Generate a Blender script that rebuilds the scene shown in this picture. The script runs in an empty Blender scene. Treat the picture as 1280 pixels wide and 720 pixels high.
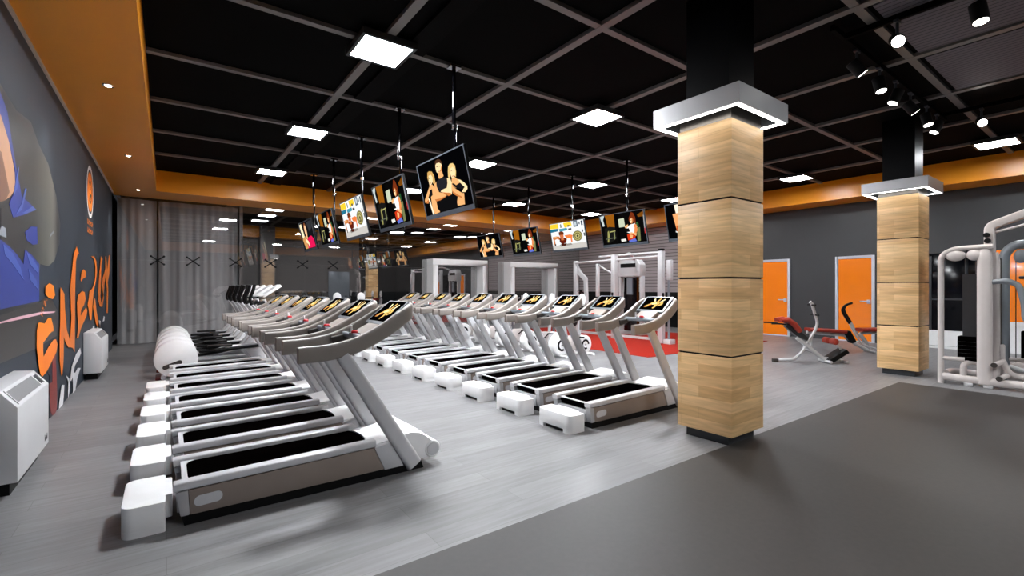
import bpy, bmesh, math, random
from mathutils import Vector, Matrix
random.seed(7)
SC = bpy.context.scene
COL = SC.collection
PI = math.pi

# ------------------------------------------------------------------ camera
H = 1.40
F = 589.0                       # focal length in pixels of a 1280 wide frame
TH = math.atan2(432.0, F)       # the camera is turned this far from the long side of the room
S_, C_ = math.sin(TH), math.cos(TH)
cam = bpy.data.objects.new('camera', bpy.data.cameras.new('camera'))
COL.objects.link(cam)
cam.location = (0, 0, H)
cam.rotation_euler = (PI/2, 0, -TH)
cam.data.sensor_width = 36.0
cam.data.lens = F/1280*36.0
cam.data.clip_start = 0.02
SC.camera = cam
SC.view_settings.view_transform = 'Standard'
SC.view_settings.look = 'None'
SC.view_settings.gamma = 1.0
SC.view_settings.exposure = 0.15
SC.view_settings.use_curve_mapping = False
w = bpy.data.worlds.new('world'); SC.world = w; w.use_nodes = True
w.node_tree.nodes['Background'].inputs[0].default_value = (0.02, 0.02, 0.022, 1)
w.node_tree.nodes['Background'].inputs[1].default_value = 1.0

WX = -1.014                     # the left wall


def wall_pt(px, py, x=WX):      # a point of the flat mural on the left wall, measured from the photo
    u = (px-640)/F; v = (360-py)/F
    dx, dy = S_+C_*u, C_-S_*u
    t = x/dx
    return (dy*t, H+v*t)


# ------------------------------------------------------------------ materials
def lin(c):
    c = c/255.0
    return c/12.92 if c <= 0.04045 else ((c+0.055)/1.055)**2.4


def rgb(c): return (lin(c[0]), lin(c[1]), lin(c[2]), 1.0)


def mat(name, c, rough=0.5, metal=0.0, var=0.06, scale=6.0, coat=0.0, spec=0.5, bump=0.0, stretch=(1, 1, 1)):
    m = bpy.data.materials.new(name); m.use_nodes = True
    nt = m.node_tree; b = nt.nodes['Principled BSDF']
    tc = nt.nodes.new('ShaderNodeTexCoord'); mp = nt.nodes.new('ShaderNodeMapping')
    mp.inputs['Scale'].default_value = stretch
    nz = nt.nodes.new('ShaderNodeTexNoise'); nz.inputs['Scale'].default_value = scale; nz.inputs['Detail'].default_value = 4
    nt.links.new(tc.outputs['Object'], mp.inputs[0]); nt.links.new(mp.outputs[0], nz.inputs['Vector'])
    rp = nt.nodes.new('ShaderNodeValToRGB')
    base = rgb(c)
    rp.color_ramp.elements[0].position = 0.3; rp.color_ramp.elements[1].position = 0.7
    rp.color_ramp.elements[0].color = tuple(v*(1-var) for v in base[:3])+(1,)
    rp.color_ramp.elements[1].color = tuple(min(1, v*(1+var)) for v in base[:3])+(1,)
    nt.links.new(nz.outputs['Fac'], rp.inputs[0]); nt.links.new(rp.outputs[0], b.inputs['Base Color'])
    b.inputs['Roughness'].default_value = rough; b.inputs['Metallic'].default_value = metal
    b.inputs['Coat Weight'].default_value = coat; b.inputs['Coat Roughness'].default_value = 0.1
    b.inputs['Specular IOR Level'].default_value = spec
    if bump:
        bp = nt.nodes.new('ShaderNodeBump'); bp.inputs['Strength'].default_value = bump; bp.inputs['Distance'].default_value = 0.01
        nt.links.new(nz.outputs['Fac'], bp.inputs['Height']); nt.links.new(bp.outputs[0], b.inputs['Normal'])
    return m


def emit(name, c, s):
    m = bpy.data.materials.new(name); m.use_nodes = True
    nt = m.node_tree
    for n in list(nt.nodes): nt.nodes.remove(n)
    o = nt.nodes.new('ShaderNodeOutputMaterial'); e = nt.nodes.new('ShaderNodeEmission')
    e.inputs[0].default_value = rgb(c); e.inputs[1].default_value = s
    nt.links.new(e.outputs[0], o.inputs[0])
    return m


_scr = {}


def screen_mat(c, s=1.3):
    k = (c, s)
    if k not in _scr: _scr[k] = emit('screen_glow', c, s)
    return _scr[k]


def plank_mat(name, c1, c2, cm, bw, rh, rough, wall=False, var=0.25, gap=0.004, spec=0.5):
    m = bpy.data.materials.new(name); m.use_nodes = True
    nt = m.node_tree; L = nt.links.new; b = nt.nodes['Principled BSDF']
    tc = nt.nodes.new('ShaderNodeTexCoord')
    src = tc.outputs['Object']
    if wall:
        sp = nt.nodes.new('ShaderNodeSeparateXYZ'); L(src, sp.inputs[0])
        ad = nt.nodes.new('ShaderNodeMath'); ad.operation = 'ADD'; L(sp.outputs[0], ad.inputs[0]); L(sp.outputs[1], ad.inputs[1])
        cb = nt.nodes.new('ShaderNodeCombineXYZ'); L(ad.outputs[0], cb.inputs[0]); L(sp.outputs[2], cb.inputs[1])
        src = cb.outputs[0]
    br = nt.nodes.new('ShaderNodeTexBrick')
    br.offset = 0.37; br.offset_frequency = 2
    br.inputs['Scale'].default_value = 1.0; br.inputs['Brick Width'].default_value = bw; br.inputs['Row Height'].default_value = rh
    br.inputs['Mortar Size'].default_value = gap; br.inputs['Mortar Smooth'].default_value = 0.3
    br.inputs['Color1'].default_value = rgb(c1); br.inputs['Color2'].default_value = rgb(c2); br.inputs['Mortar'].default_value = rgb(cm)
    L(src, br.inputs['Vector'])
    mp = nt.nodes.new('ShaderNodeMapping'); mp.inputs['Scale'].default_value = (1.1, 14, 1); L(src, mp.inputs[0])
    nz = nt.nodes.new('ShaderNodeTexNoise'); nz.inputs['Scale'].default_value = 2.2; nz.inputs['Detail'].default_value = 6; nz.inputs['Distortion'].default_value = 0.5
    L(mp.outputs[0], nz.inputs['Vector'])
    rp = nt.nodes.new('ShaderNodeValToRGB'); rp.color_ramp.elements[0].position = 0.3; rp.color_ramp.elements[1].position = 0.72
    rp.color_ramp.elements[0].color = (1-var, 1-var*1.1, 1-var*1.2, 1); rp.color_ramp.elements[1].color = (1+var*0.4,)*3+(1,)
    L(nz.outputs['Fac'], rp.inputs[0])
    mx = nt.nodes.new('ShaderNodeMix'); mx.data_type = 'RGBA'; mx.blend_type = 'MULTIPLY'; mx.inputs[0].default_value = 1
    L(br.outputs['Color'], mx.inputs[6]); L(rp.outputs[0], mx.inputs[7])
    L(mx.outputs[2], b.inputs['Base Color'])
    b.inputs['Roughness'].default_value = rough
    b.inputs['Specular IOR Level'].default_value = spec
    bp = nt.nodes.new('ShaderNodeBump'); bp.inputs['Strength'].default_value = 0.15; bp.inputs['Distance'].default_value = 0.003
    L(br.outputs['Fac'], bp.inputs['Height']); bp.invert = True; L(bp.outputs[0], b.inputs['Normal'])
    return m


def stripe_mat(name, ca, cb_, axis, freq, rough=0.6, thin=0.9):
    m = bpy.data.materials.new(name); m.use_nodes = True
    nt = m.node_tree; L = nt.links.new; b = nt.nodes['Principled BSDF']
    tc = nt.nodes.new('ShaderNodeTexCoord'); wv = nt.nodes.new('ShaderNodeTexWave')
    wv.wave_type = 'BANDS'; wv.bands_direction = axis; wv.inputs['Scale'].default_value = freq
    L(tc.outputs['Object'], wv.inputs['Vector'])
    rp = nt.nodes.new('ShaderNodeValToRGB')
    rp.color_ramp.elements[0].position = 0.0 if thin < 0.5 else 0.02; rp.color_ramp.elements[0].color = rgb(ca)
    rp.color_ramp.elements[1].position = thin if thin < 0.5 else 0.12; rp.color_ramp.elements[1].color = rgb(cb_)
    L(wv.outputs['Fac'], rp.inputs[0]); L(rp.outputs[0], b.inputs['Base Color'])
    b.inputs['Roughness'].default_value = rough
    return m


def glass_mat(name, tint, fac, gl=0.9):
    m = bpy.data.materials.new(name); m.use_nodes = True
    nt = m.node_tree; L = nt.links.new
    for n in list(nt.nodes): nt.nodes.remove(n)
    o = nt.nodes.new('ShaderNodeOutputMaterial'); mx = nt.nodes.new('ShaderNodeMixShader')
    t = nt.nodes.new('ShaderNodeBsdfTransparent'); t.inputs[0].default_value = tint+(1,)
    g = nt.nodes.new('ShaderNodeBsdfGlossy'); g.inputs['Roughness'].default_value = 0.015; g.inputs[0].default_value = (gl, gl, gl, 1)
    mx.inputs[0].default_value = fac
    L(t.outputs[0], mx.inputs[1]); L(g.outputs[0], mx.inputs[2]); L(mx.outputs[0], o.inputs[0])
    return m


M = {}
M['floor'] = plank_mat('grey_wood_planks', (132, 132, 134), (119, 119, 121), (104, 104, 105), 1.9, 0.19, 0.4, var=0.2, gap=0.002)
M['rubber'] = mat('dark_rubber', (43, 39, 37), 0.55, 0, 0.14, 30)
M['red'] = mat('red_rubber', (152, 25, 4), 0.7, 0, 0.06, 30, spec=0.15)
M['ceil'] = mat('black_ceiling', (6, 6, 6), 0.7, 0, 0.1, 3, spec=0.03)
M['beam'] = mat('grey_grid_metal', (124, 121, 119), 0.4, 0.25, 0.08, 2)
M['matt_black'] = mat('black_matt', (4, 4, 4), 0.7, spec=0.05)
M['orange'] = mat('orange_gloss_paint', (255, 160, 30), 0.32, 0, 0.04, 1.5, coat=0.05)
M['lwall'] = mat('slate_mural_base', (49, 57, 67), 0.5, 0, 0.12, 0.8, spec=0.3)
M['dwall'] = mat('dark_grey_paint', (56, 58, 60), 0.45, 0, 0.05, 2)
M['gwall'] = mat('warm_grey_panel', (112, 106, 104), 0.4, 0, 0.05, 2)
M['siding'] = stripe_mat('grey_siding', (70, 62, 62), (158, 150, 150), 'Z', 2.6, 0.4)
M['black'] = mat('black_plastic', (9, 9, 10), 0.5, spec=0.2)
M['belt'] = mat('black_running_belt', (3, 2, 2), 0.9, 0, 0.2, 60, spec=0.0)
M['bgloss'] = mat('black_gloss_panel', (5, 5, 7), 0.06, 0, 0.1, 2)
M['dglass'] = mat('dark_glass', (6, 7, 12), 0.12, 0, 0.1, 2, spec=0.2)
M['taupe'] = mat('taupe_plastic', (142, 134, 128), 0.36, 0.0, 0.04, 8)
M['taupe2'] = mat('taupe_side_panel', (140, 127, 119), 0.45, 0.0, 0.05, 6)
M['dkbrown'] = mat('dark_brown_rubber', (52, 46, 42), 0.6)
M['silver'] = mat('satin_silver', (178, 178, 181), 0.36, 0.2, 0.05, 9)
M['silver2'] = mat('silver_paint', (206, 206, 209), 0.32, 0.05, 0.04, 9)
M['white'] = mat('white_plastic', (244, 244, 244), 0.4, 0, 0.02, 8)
M['bone'] = mat('bone_white_steel', (205, 197, 194), 0.32, 0.05, 0.03, 6)
M['wsteel'] = mat('white_steel', (196, 196, 197), 0.3, 0.05, 0.03, 6)
M['bluegrey'] = mat('blue_grey_steel', (128, 134, 141), 0.35, 0.2, 0.04, 6)
M['conbody'] = mat('grey_console_plastic', (96, 100, 106), 0.35)
M['shaft'] = mat('black_shaft_panel', (5, 5, 7), 0.4, 0, 0.1, 2, spec=0.08)
M['chrome'] = mat('chrome', (220, 220, 222), 0.12, 1.0, 0.03, 8)
M['mirror'] = mat('brushed_steel_collar', (104, 100, 95), 0.3, 1.0, 0.05, 4)
M['wood'] = plank_mat('oak_staves', (244, 204, 148), (216, 170, 114), (196, 150, 98), 0.5, 0.1, 0.45, wall=True, var=0.24, gap=0.001)
M['plinth'] = mat('dark_steel_plinth', (58, 61, 65), 0.35, 0.4)
M['cap'] = mat('brushed_grey_canopy', (176, 176, 178), 0.35, 0.4, 0.05, 3)
M['curtain'] = mat('grey_curtain_fabric', (188, 187, 188), 0.6, 0, 0.14, 1.2, stretch=(6, 1, 0.3))  # stretched noise paints the light and dark of folds into the cloth
M['door'] = mat('orange_door_leaf', (255, 134, 8), 0.22, 0, 0.03, 2, coat=0.4)
M['frame'] = mat('pale_lilac_frame', (206, 208, 218), 0.4)
M['vinyl'] = mat('rust_red_vinyl', (150, 42, 22), 0.42, 0, 0.08, 12)
M['redbtn'] = mat('red_button', (200, 20, 30), 0.35)
M['convw'] = mat('white_enamel', (214, 214, 216), 0.4, 0, 0.02, 5)
M['grille'] = stripe_mat('grey_grille', (70, 70, 72), (140, 140, 142), 'Y', 28, 0.5)
M['rib'] = stripe_mat('ribbed_acoustic_panel', (26, 25, 28), (104, 101, 110), 'X', 4.2, 0.6)
M['tvbody'] = mat('tv_grey_plastic', (66, 72, 80), 0.35)
M['glass'] = glass_mat('partition_glass', (0.95, 0.95, 0.95), 0.1)
M['mglass'] = glass_mat('mirror_tinted_glass', (0.7, 0.7, 0.7), 0.42, 0.85)
M['lamp'] = emit('light_panel_glow', (248, 251, 255), 270)
M['lamp_mid'] = emit('light_panel_glow_dimmed', (248, 251, 255), 115)
M['lamp_far'] = emit('light_panel_glow_low', (248, 251, 255), 60)
M['lamp_back'] = emit('light_panel_glow_lowest', (248, 251, 255), 28)
M['ring'] = emit('canopy_strip_glow', (255, 252, 248), 7)
M['spotglow'] = emit('spot_lens_glow', (255, 252, 246), 14)
M['cove'] = mat('pale_led_line', (222, 206, 198), 0.5)  # pinkish LED line of the soffit gap, painted as plain colour


# ------------------------------------------------------------------ mesh building
class MB:
    def __init__(s): s.v = []; s.f = []; s.mi = []

    def add(s, vs, fs, m=0):
        o = len(s.v); s.v += [tuple(p) for p in vs]
        for f in fs: s.f.append([i+o for i in f]); s.mi.append(m)
        return s

    def box(s, x0, y0, z0, x1, y1, z1, m=0):
        vs = [(x, y, z) for x in (x0, x1) for y in (y0, y1) for z in (z0, z1)]
        return s.add(vs, [(0, 1, 3, 2), (4, 6, 7, 5), (0, 4, 5, 1), (2, 3, 7, 6), (0, 2, 6, 4), (1, 5, 7, 3)], m)

    def prism(s, pts, axis, a, b, m=0):
        def P(p, h):
            return (p[0], h, p[1]) if axis == 'y' else ((h, p[0], p[1]) if axis == 'x' else (p[0], p[1], h))
        n = len(pts)
        vs = [P(p, a) for p in pts]+[P(p, b) for p in pts]
        fs = [tuple(range(n)), tuple(range(2*n-1, n-1, -1))]+[(i, (i+1) % n, n+(i+1) % n, n+i) for i in range(n)]
        return s.add(vs, fs, m)

    def sweep(s, path, sect, scales=None, m=0, up=(0, 0, 1), closed=False, cap=True):
        path = [Vector(p) for p in path]; n = len(path); k = len(sect); up = Vector(up)
        vs = []; last = None
        for i, p in enumerate(path):
            if closed: t = path[(i+1) % n]-path[i-1]
            else: t = path[min(i+1, n-1)]-path[max(i-1, 0)]
            t.normalize()
            sd = t.cross(up)
            if sd.length < 0.05: sd = last.copy() if last else t.cross(Vector((0, 1, 0)))
            sd.normalize()
            if last and sd.dot(last) < 0: sd = -sd
            last = sd
            u2 = sd.cross(t)
            sc = scales[i] if scales else 1
            if not isinstance(sc, (tuple, list)): sc = (sc, sc)
            for a, b in sect: vs.append(p+sd*a*sc[0]+u2*b*sc[1])
        fs = []
        for i in range(n if closed else n-1):
            j = (i+1) % n
            for q in range(k): fs.append((i*k+q, i*k+(q+1) % k, j*k+(q+1) % k, j*k+q))
        if cap and not closed: fs += [tuple(range(k)), tuple(range(n*k-1, (n-1)*k-1, -1))]
        return s.add(vs, fs, m)

    def tube(s, path, r, seg=10, m=0, scales=None, closed=False, up=(0.013, 0.02, 1)):
        return s.sweep(path, [(r*math.cos(2*PI*i/seg), r*math.sin(2*PI*i/seg)) for i in range(seg)], scales, m, up, closed)

    def lathe(s, prof, c, axis='z', seg=28, m=0):
        c = Vector(c); vs = []; k = len(prof)
        for i in range(seg):
            a = 2*PI*i/seg
            for r, h in prof:
                p, q = r*math.cos(a), r*math.sin(a)
                vs.append(c+Vector({'z': (p, q, h), 'y': (p, h, q), 'x': (h, p, q)}[axis]))
        fs = []
        for i in range(seg):
            j = (i+1) % seg
            for q in range(k-1): fs.append((i*k+q, j*k+q, j*k+q+1, i*k+q+1))
        fs += [tuple(i*k for i in range(seg)), tuple(i*k+k-1 for i in range(seg))]
        return s.add(vs, fs, m)

    def ell(s, c, r, m=0, seg=16, rings=10):
        vs = []; c = Vector(c)
        for j in range(rings+1):
            a = PI*j/rings-PI/2
            for i in range(seg):
                b = 2*PI*i/seg
                vs.append((c.x+r[0]*math.cos(a)*math.cos(b), c.y+r[1]*math.cos(a)*math.sin(b), c.z+r[2]*math.sin(a)))
        fs = [(j*seg+i, j*seg+(i+1) % seg, (j+1)*seg+(i+1) % seg, (j+1)*seg+i) for j in range(rings) for i in range(seg)]
        return s.add(vs, fs, m)

    def obj(s, name, mats, parent=None, bevel=0, seg=2, smooth=35, fixn=True):
        me = bpy.data.meshes.new(name)
        me.from_pydata([tuple(p) for p in s.v], [], s.f)
        if not isinstance(mats, (list, tuple)): mats = [mats]
        for m in mats: me.materials.append(m)
        me.polygons.foreach_set('material_index', s.mi)
        bm = bmesh.new(); bm.from_mesh(me)
        if fixn:
            bmesh.ops.remove_doubles(bm, verts=bm.verts, dist=1e-6)
            bmesh.ops.recalc_face_normals(bm, faces=bm.faces)
        if bevel:
            es = [e for e in bm.edges if len(e.link_faces) == 2 and e.calc_face_angle(0) > math.radians(32)]
            bmesh.ops.bevel(bm, geom=es, offset=bevel, segments=seg, profile=0.5, affect='EDGES', clamp_overlap=True)
        bm.to_mesh(me); bm.free()
        if smooth:
            me.shade_smooth(); me.set_sharp_from_angle(angle=math.radians(smooth))
        o = bpy.data.objects.new(name, me); COL.objects.link(o)
        if parent: o.parent = parent
        return o


def rrect(w_, h_, r, n=3):      # rounded rectangle outline
    pts = []
    for cx, cy, a0 in ((w_/2-r, h_/2-r, 0), (-w_/2+r, h_/2-r, PI/2), (-w_/2+r, -h_/2+r, PI), (w_/2-r, -h_/2+r, 1.5*PI)):
        for i in range(n+1):
            a = a0+PI/2*i/n; pts.append((cx+r*math.cos(a), cy+r*math.sin(a)))
    return pts


def smooth_path(pts, n=6):      # Catmull-Rom through the points
    P = [Vector(p) for p in pts]; P = [P[0]*2-P[1]]+P+[P[-1]*2-P[-2]]
    out = []
    for i in range(1, len(P)-2):
        a, b, c, d = P[i-1], P[i], P[i+1], P[i+2]
        for k in range(n):
            t = k/n
            out.append(0.5*((2*b)+(c-a)*t+(2*a-5*b+4*c-d)*t*t+(3*b-3*c+d-a)*t**3))
    out.append(P[-2]); return out


def bent(pts, r=0.06, n=5):     # straight tubes with rounded corners
    P = [Vector(p) for p in pts]; out = [P[0]]
    for i in range(1, len(P)-1):
        a, b, c = P[i-1], P[i], P[i+1]
        q = min(r, (a-b).length*0.45, (c-b).length*0.45)
        p0 = b+(a-b).normalized()*q; p1 = b+(c-b).normalized()*q
        for k in range(n+1):
            t = k/n; out.append(p0*(1-t)**2+b*2*t*(1-t)+p1*t*t)
    out.append(P[-1]); return out


def thing(name, label, cat, loc=(0, 0, 0), rz=0.0, group=None):
    o = bpy.data.objects.new(name, None); COL.objects.link(o)
    o.location = loc; o.rotation_euler = (0, 0, rz); o.empty_display_size = 0.2
    o['label'] = label; o['category'] = cat
    if group: o['group'] = group
    return o


def tag(o, label, cat, group=None):
    o['label'] = label; o['category'] = cat
    if group: o['group'] = group
    return o


def struct(o): o['kind'] = 'structure'; return o


def dup(root, loc, label, rz=None):
    def cp(o, par):
        c = o.copy(); COL.objects.link(c)
        if par: c.parent = par
        for ch in list(o.children): cp(ch, c)
        return c
    r = cp(root, None); r.location = loc; r['label'] = label
    if rz is not None: r.rotation_euler = (0, 0, rz)
    return r


def lamp_spot(name, parent, loc, aim, energy, size=1.2, blend=0.6, rad=0.03, col=(1, 0.95, 0.88)):
    d = bpy.data.lights.new(name, 'SPOT'); d.energy = energy; d.spot_size = size; d.spot_blend = blend
    d.shadow_soft_size = rad; d.color = col
    o = bpy.data.objects.new(name, d); COL.objects.link(o)
    o.location = loc; o.rotation_euler = Vector(aim).to_track_quat('-Z', 'Y').to_euler()
    o.parent = parent
    return o


# ------------------------------------------------------------------ the room
XR, YB, YF, ZC, ZS = 14.55, 14.85, -5.5, 4.14, 3.64
YR = 23.8                       # end of the room beyond the glass
b = MB(); b.box(WX-0.1, YF-0.1, -0.1, XR+0.1, YR+0.1, 0.0); struct(b.obj('floor', M['floor']))
b = MB(); b.box(WX-0.1, YF-0.1, ZC, XR+0.1, YR+0.1, ZC+0.1); struct(b.obj('ceiling', M['ceil']))
b = MB(); b.box(WX-0.1, YF, 0, WX, 14.28, ZC); struct(b.obj('wall_left', M['lwall']))
b = MB(); b.box(WX-0.35, 14.28, 0, WX-0.25, YR, ZC); b.box(WX-0.35, 14.2, 0, WX-0.1, 14.28, ZC); struct(b.obj('wall_left_recess', M['matt_black']))  # black colour stands for the darkness of the opening past the mural
b = MB(); b.box(XR, YF, 0, XR+0.1, 7.65, ZC); struct(b.obj('wall_right', M['dwall']))
b = MB(); b.box(XR, 7.65, 1.25, XR+0.1, YB, ZC); struct(b.obj('wall_right_siding', M['siding']))
b = MB(); b.box(XR-0.01, 7.65, 0, XR+0.1, YB, 1.25); struct(b.obj('wall_right_dado', M['black']))
b = MB(); b.box(XR, YB, 0, XR+0.1, YR, ZC); struct(b.obj('wall_right_beyond', M['gwall']))
b = MB(); b.box(WX, YF-0.1, 0, XR, YF, ZC); struct(b.obj('wall_front', M['dwall']))
b = MB(); b.box(WX-0.3, YR, 1.2, XR, YR+0.1, ZC); struct(b.obj('wall_back', M['gwall']))
b = MB(); b.box(WX-0.3, YR-0.02, 0, XR, YR+0.1, 1.2); struct(b.obj('wall_back_dado', M['black']))
# orange soffits round the room
b = MB(); b.box(WX, YF, ZS, -0.19, YB-0.02, ZC-0.01); struct(b.obj('trim_1', M['orange']))
b = MB(); b.box(-0.19, 13.66, ZS, 13.65, YB-0.02, ZC-0.01); struct(b.obj('trim_2', M['orange']))
b = MB(); b.box(13.65, YF, ZS, XR, YB-0.02, ZC-0.01); struct(b.obj('trim_3', M['orange']))
b = MB(); b.box(1.63, 23.3, ZS, XR, YR, ZC-0.01); struct(b.obj('trim_4', M['orange']))
b = MB(); b.box(-0.19, YF, ZS, 13.65, YF+0.9, ZC-0.01); struct(b.obj('trim_5', M['orange']))
b = MB(); b.box(WX, YF, ZS-0.03, WX+0.022, 14.25, ZS); struct(b.obj('trim_6', M['cove']))
# ceiling grid
GX = [1.93, 3.65, 5.37, 7.08, 8.80, 10.52, 12.23]
GY = [1.7*k for k in range(-2, 8)]
b = MB()
for x in GX:
    b.box(x-0.048, YF+0.9, 4.095, x+0.048, 13.66, ZC)
for y in GY:
    b.box(-0.19, y-0.04, 4.098, 13.65, y+0.04, ZC)
struct(b.obj('trim_7', M['beam'], fixn=False))
b = MB(); b.box(2.16, YF+0.9, 4.10, 2.42, 13.6, ZC-0.002); struct(b.obj('trim_8', M['matt_black']))  # black tray added for a dark reflected band in the ceiling
for k, (xa, xb, ya, yb) in enumerate(((3.75, 5.27, 0.06, 1.6), (5.47, 6.98, 0.06, 1.6), (7.18, 8.7, 0.06, 1.6), (3.75, 5.27, -1.6, -0.06), (5.47, 6.98, -1.6, -0.06))):
    b = MB(); b.box(xa, ya, 4.105, xb, yb, ZC-0.002); struct(b.obj('trim_%d' % (9+k), M['rib']))

# dark rubber floor and red rubber floor
b = MB(); b.box(WX+0.02, YF+0.02, 0.0, 8.76, 2.238, 0.006)
tag(b.obj('rubber_floor', M['rubber']), 'dark rubber flooring laid over the near half of the grey plank floor', 'flooring')
b = MB(); b.box(7.82, 6.02, 0.0, 12.75, 12.7, 0.008)
tag(b.obj('rubber_floor', M['red']), 'red rubber flooring under the white strength machines at the back', 'flooring')

# ---- glass partition across the back, grey curtain behind its left end
gl = MB(); xs = [WX+0.05, 1.64, 3.3, 4.9]
for a_, c_ in zip(xs[:-1], xs[1:]):
    for z0, z1 in ((0.02, 2.09), (2.1, ZS-0.01)): gl.box(a_+0.004, YB, z0, c_-0.004, YB+0.012, z1)
win = struct(gl.obj('window_1', M['glass'], smooth=0))
gl = MB()
for a_, c_ in ((4.9, 7.25), (9.5, 10.5), (12.95, XR), (7.45, 8.36), (8.36, 9.3), (10.7, 11.7), (11.7, 12.75)):
    for z0, z1 in ((0.02, 2.09), (2.1, ZS-0.01)):
        if a_ in (7.45, 8.36, 10.7, 11.7): z1 = min(z1, 2.19)
        gl.box(a_+0.004, YB, z0, c_-0.004, YB+0.012, z1)
for a_, c_ in ((7.25, 9.5), (10.5, 12.95)): gl.box(a_+0.004, YB, 2.42, c_-0.004, YB+0.012, ZS-0.01)
struct(gl.obj('window_4', M['mglass'], smooth=0))
for x in (-0.18, 0.56, 1.52, 2.38, 3.23, 4.1):
    s = MB()
    for dx, dz in ((1, 1), (1, -1), (-1, 1), (-1, -1)):
        s.tube([(x, YB-0.05, 2.095), (x+dx*0.13, YB-0.04, 2.095+dz*0.1)], 0.013, 8)
        s.lathe([(0.025, 0), (0.025, 0.04)], (x+dx*0.13, YB-0.045, 2.095+dz*0.1), 'y', 12)
    s.lathe([(0.03, 0), (0.03, 0.06)], (x, YB-0.07, 2.095), 'y', 12)
    s.obj('spider_fitting', M['black'], win)
for (xa, xb, lab) in ((-0.98, -0.2, 'pale grey pleated curtain behind the glass, beside the mural wall'), (-0.16, 1.6, 'grey pleated curtain behind the glass, its right edge beside the clear pane')):
    c = MB(); n = int((xb-xa)*90); vs = []; fs = []
    for i in range(n+1):
        x = xa+(xb-xa)*i/n
        yy = 15.08+0.06*math.sin(x*12+1.6*math.sin(x*4.1))+0.016*math.sin(x*37)
        vs += [(x, yy, 0.01), (x, yy*0.6+15.08*0.4, 3.62)]
    m_ = len(vs)
    vs += [(p[0], p[1]+0.01, p[2]) for p in vs]
    for i in range(n):
        q = 2*i
        fs += [(q, q+2, q+3, q+1), (m_+q, m_+q+1, m_+q+3, m_+q+2), (q+1, q+3, m_+q+3, m_+q+1), (q, m_+q, m_+q+2, q+2)]
    fs += [(0, 1, m_+1, m_), (2*n, m_+2*n, m_+2*n+1, 2*n+1)]
    c.add(vs, fs)
    tag(c.obj('curtain', M['curtain'], smooth=60), lab, 'curtain', 'curtains behind the glass')
# room beyond: dividing wall, white doors
b = MB(); b.box(1.62, YB+0.02, 0, 1.70, 23.7, ZC); struct(b.obj('wall_side_beyond', M['gwall']))
b = MB(); b.box(3.3, YR-0.7, 0, 3.9, YR-0.1, ZC); struct(b.obj('trim_20', M['gwall'], bevel=0.01))
for n_, (x, lab) in enumerate(((6.35, 0),)):
    d = MB(); d.box(x, YR-0.06, 0, x+1.0, YR-0.02, 2.2); dd = struct(d.obj('door_%d' % (6+n_), M['bluegrey'], bevel=0.005))
    hd = MB(); hd.tube([(x+0.9, YR-0.09, 1.0), (x+0.78, YR-0.09, 1.0)], 0.012, 8); hd.obj('door_handle', M['black'], dd)

# ---- white portals round the two openings in the glass
for n_, (xa, xb) in enumerate(((7.27, 9.48), (10.52, 12.93))):
    p = MB(); y0, y1, t_ = YB-0.42, YB+0.14, 0.2
    p.box(xa, y0, 0, xa+t_, y1, 2.2); p.box(xb-t_, y0, 0, xb, y1, 2.2); p.box(xa, y0, 2.2, xb, y1, 2.4)
    pf = struct(p.obj('door_%d' % (4+n_), M['white'], bevel=0.006))

# ---- right wall: orange doors and dark window
for n_, (ya, yb) in enumerate(((6.22, 7.15), (4.2, 5.08))):
    d = MB(); x = XR-0.05
    d.box(x, ya, 0, XR, ya+0.07, 2.24); d.box(x, yb-0.07, 0, XR, yb, 2.24); d.box(x, ya+0.07, 2.17, XR, yb-0.07, 2.24)
    dr = struct(d.obj('door_%d' % (1+n_), M['frame'], bevel=0.006))
    l = MB(); l.box(x+0.015, ya+0.075, 0.03, XR-0.004, yb-0.075, 2.165); l.obj('door_leaf', M['door'], dr)
    l = MB(); l.box(x+0.012, ya+0.075, 0.0, XR-0.004, yb-0.075, 0.03); l.obj('threshold', M['frame'], dr)
    h = MB(); h.box(x-0.03, ya+0.09, 1.0, x+0.015, ya+0.16, 1.1); h.tube(bent([(x-0.02, ya+0.12, 1.06), (x-0.06, ya+0.12, 1.06), (x-0.06, ya+0.3, 1.06)], 0.02), 0.014, 8)
    h.obj('door_handle', M['frame'], dr)
wd = MB(); wd.box(XR-0.03, 2.12, 0.42, XR-0.004, 3.35, 2.21); w2 = struct(wd.obj('window_2', M['dglass'], bevel=0.004))
q = MB(); q.box(XR-0.05, 3.1, 0.2, XR-0.031, 3.16, 2.15); q.box(XR-0.045, 2.14, 1.12, XR-0.031, 3.1, 1.16); q.obj('window_bar', M['plinth'], w2)
q = MB(); q.box(XR-0.06, 2.12, 0.06, XR-0.004, 3.35, 0.415); q.box(XR-0.08, 2.1, 0.0, XR-0.004, 3.37, 0.05); q.obj('window_panel', M['white'], w2)
wd = MB(); wd.box(XR-0.03, 0.2, 0.68, XR-0.004, 2.1, 2.22); w3 = struct(wd.obj('window_3', M['door'], bevel=0.004))
q = MB(); q.box(XR-0.07, 0.2, 0.6, XR-0.004, 2.1, 0.675); q.box(XR-0.04, 0.2, 0.0, XR-0.004, 2.1, 0.6); q.obj('window_panel', M['white'], w3)
q = MB(); q.box(14.3, 8.9, 2.35, 14.54, 9.25, 2.75)
sp_ = thing('wall_speaker', 'small black loudspeaker box high on the grey siding wall', 'speaker', (0, 0, 0))
q.obj('cabinet', M['black'], sp_, bevel=0.01)
q = MB(); q.lathe([(0.09, 0), (0.07, 0.012), (0.02, 0.004)], (14.3-0.013, 9.07, 2.5), 'x', 20); q.obj('cone', M['plinth'], sp_)
q = MB(); q.box(14.34, 9.0, 2.3, 14.545, 9.14, 2.35); q.obj('bracket', M['chrome'], sp_)
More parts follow.
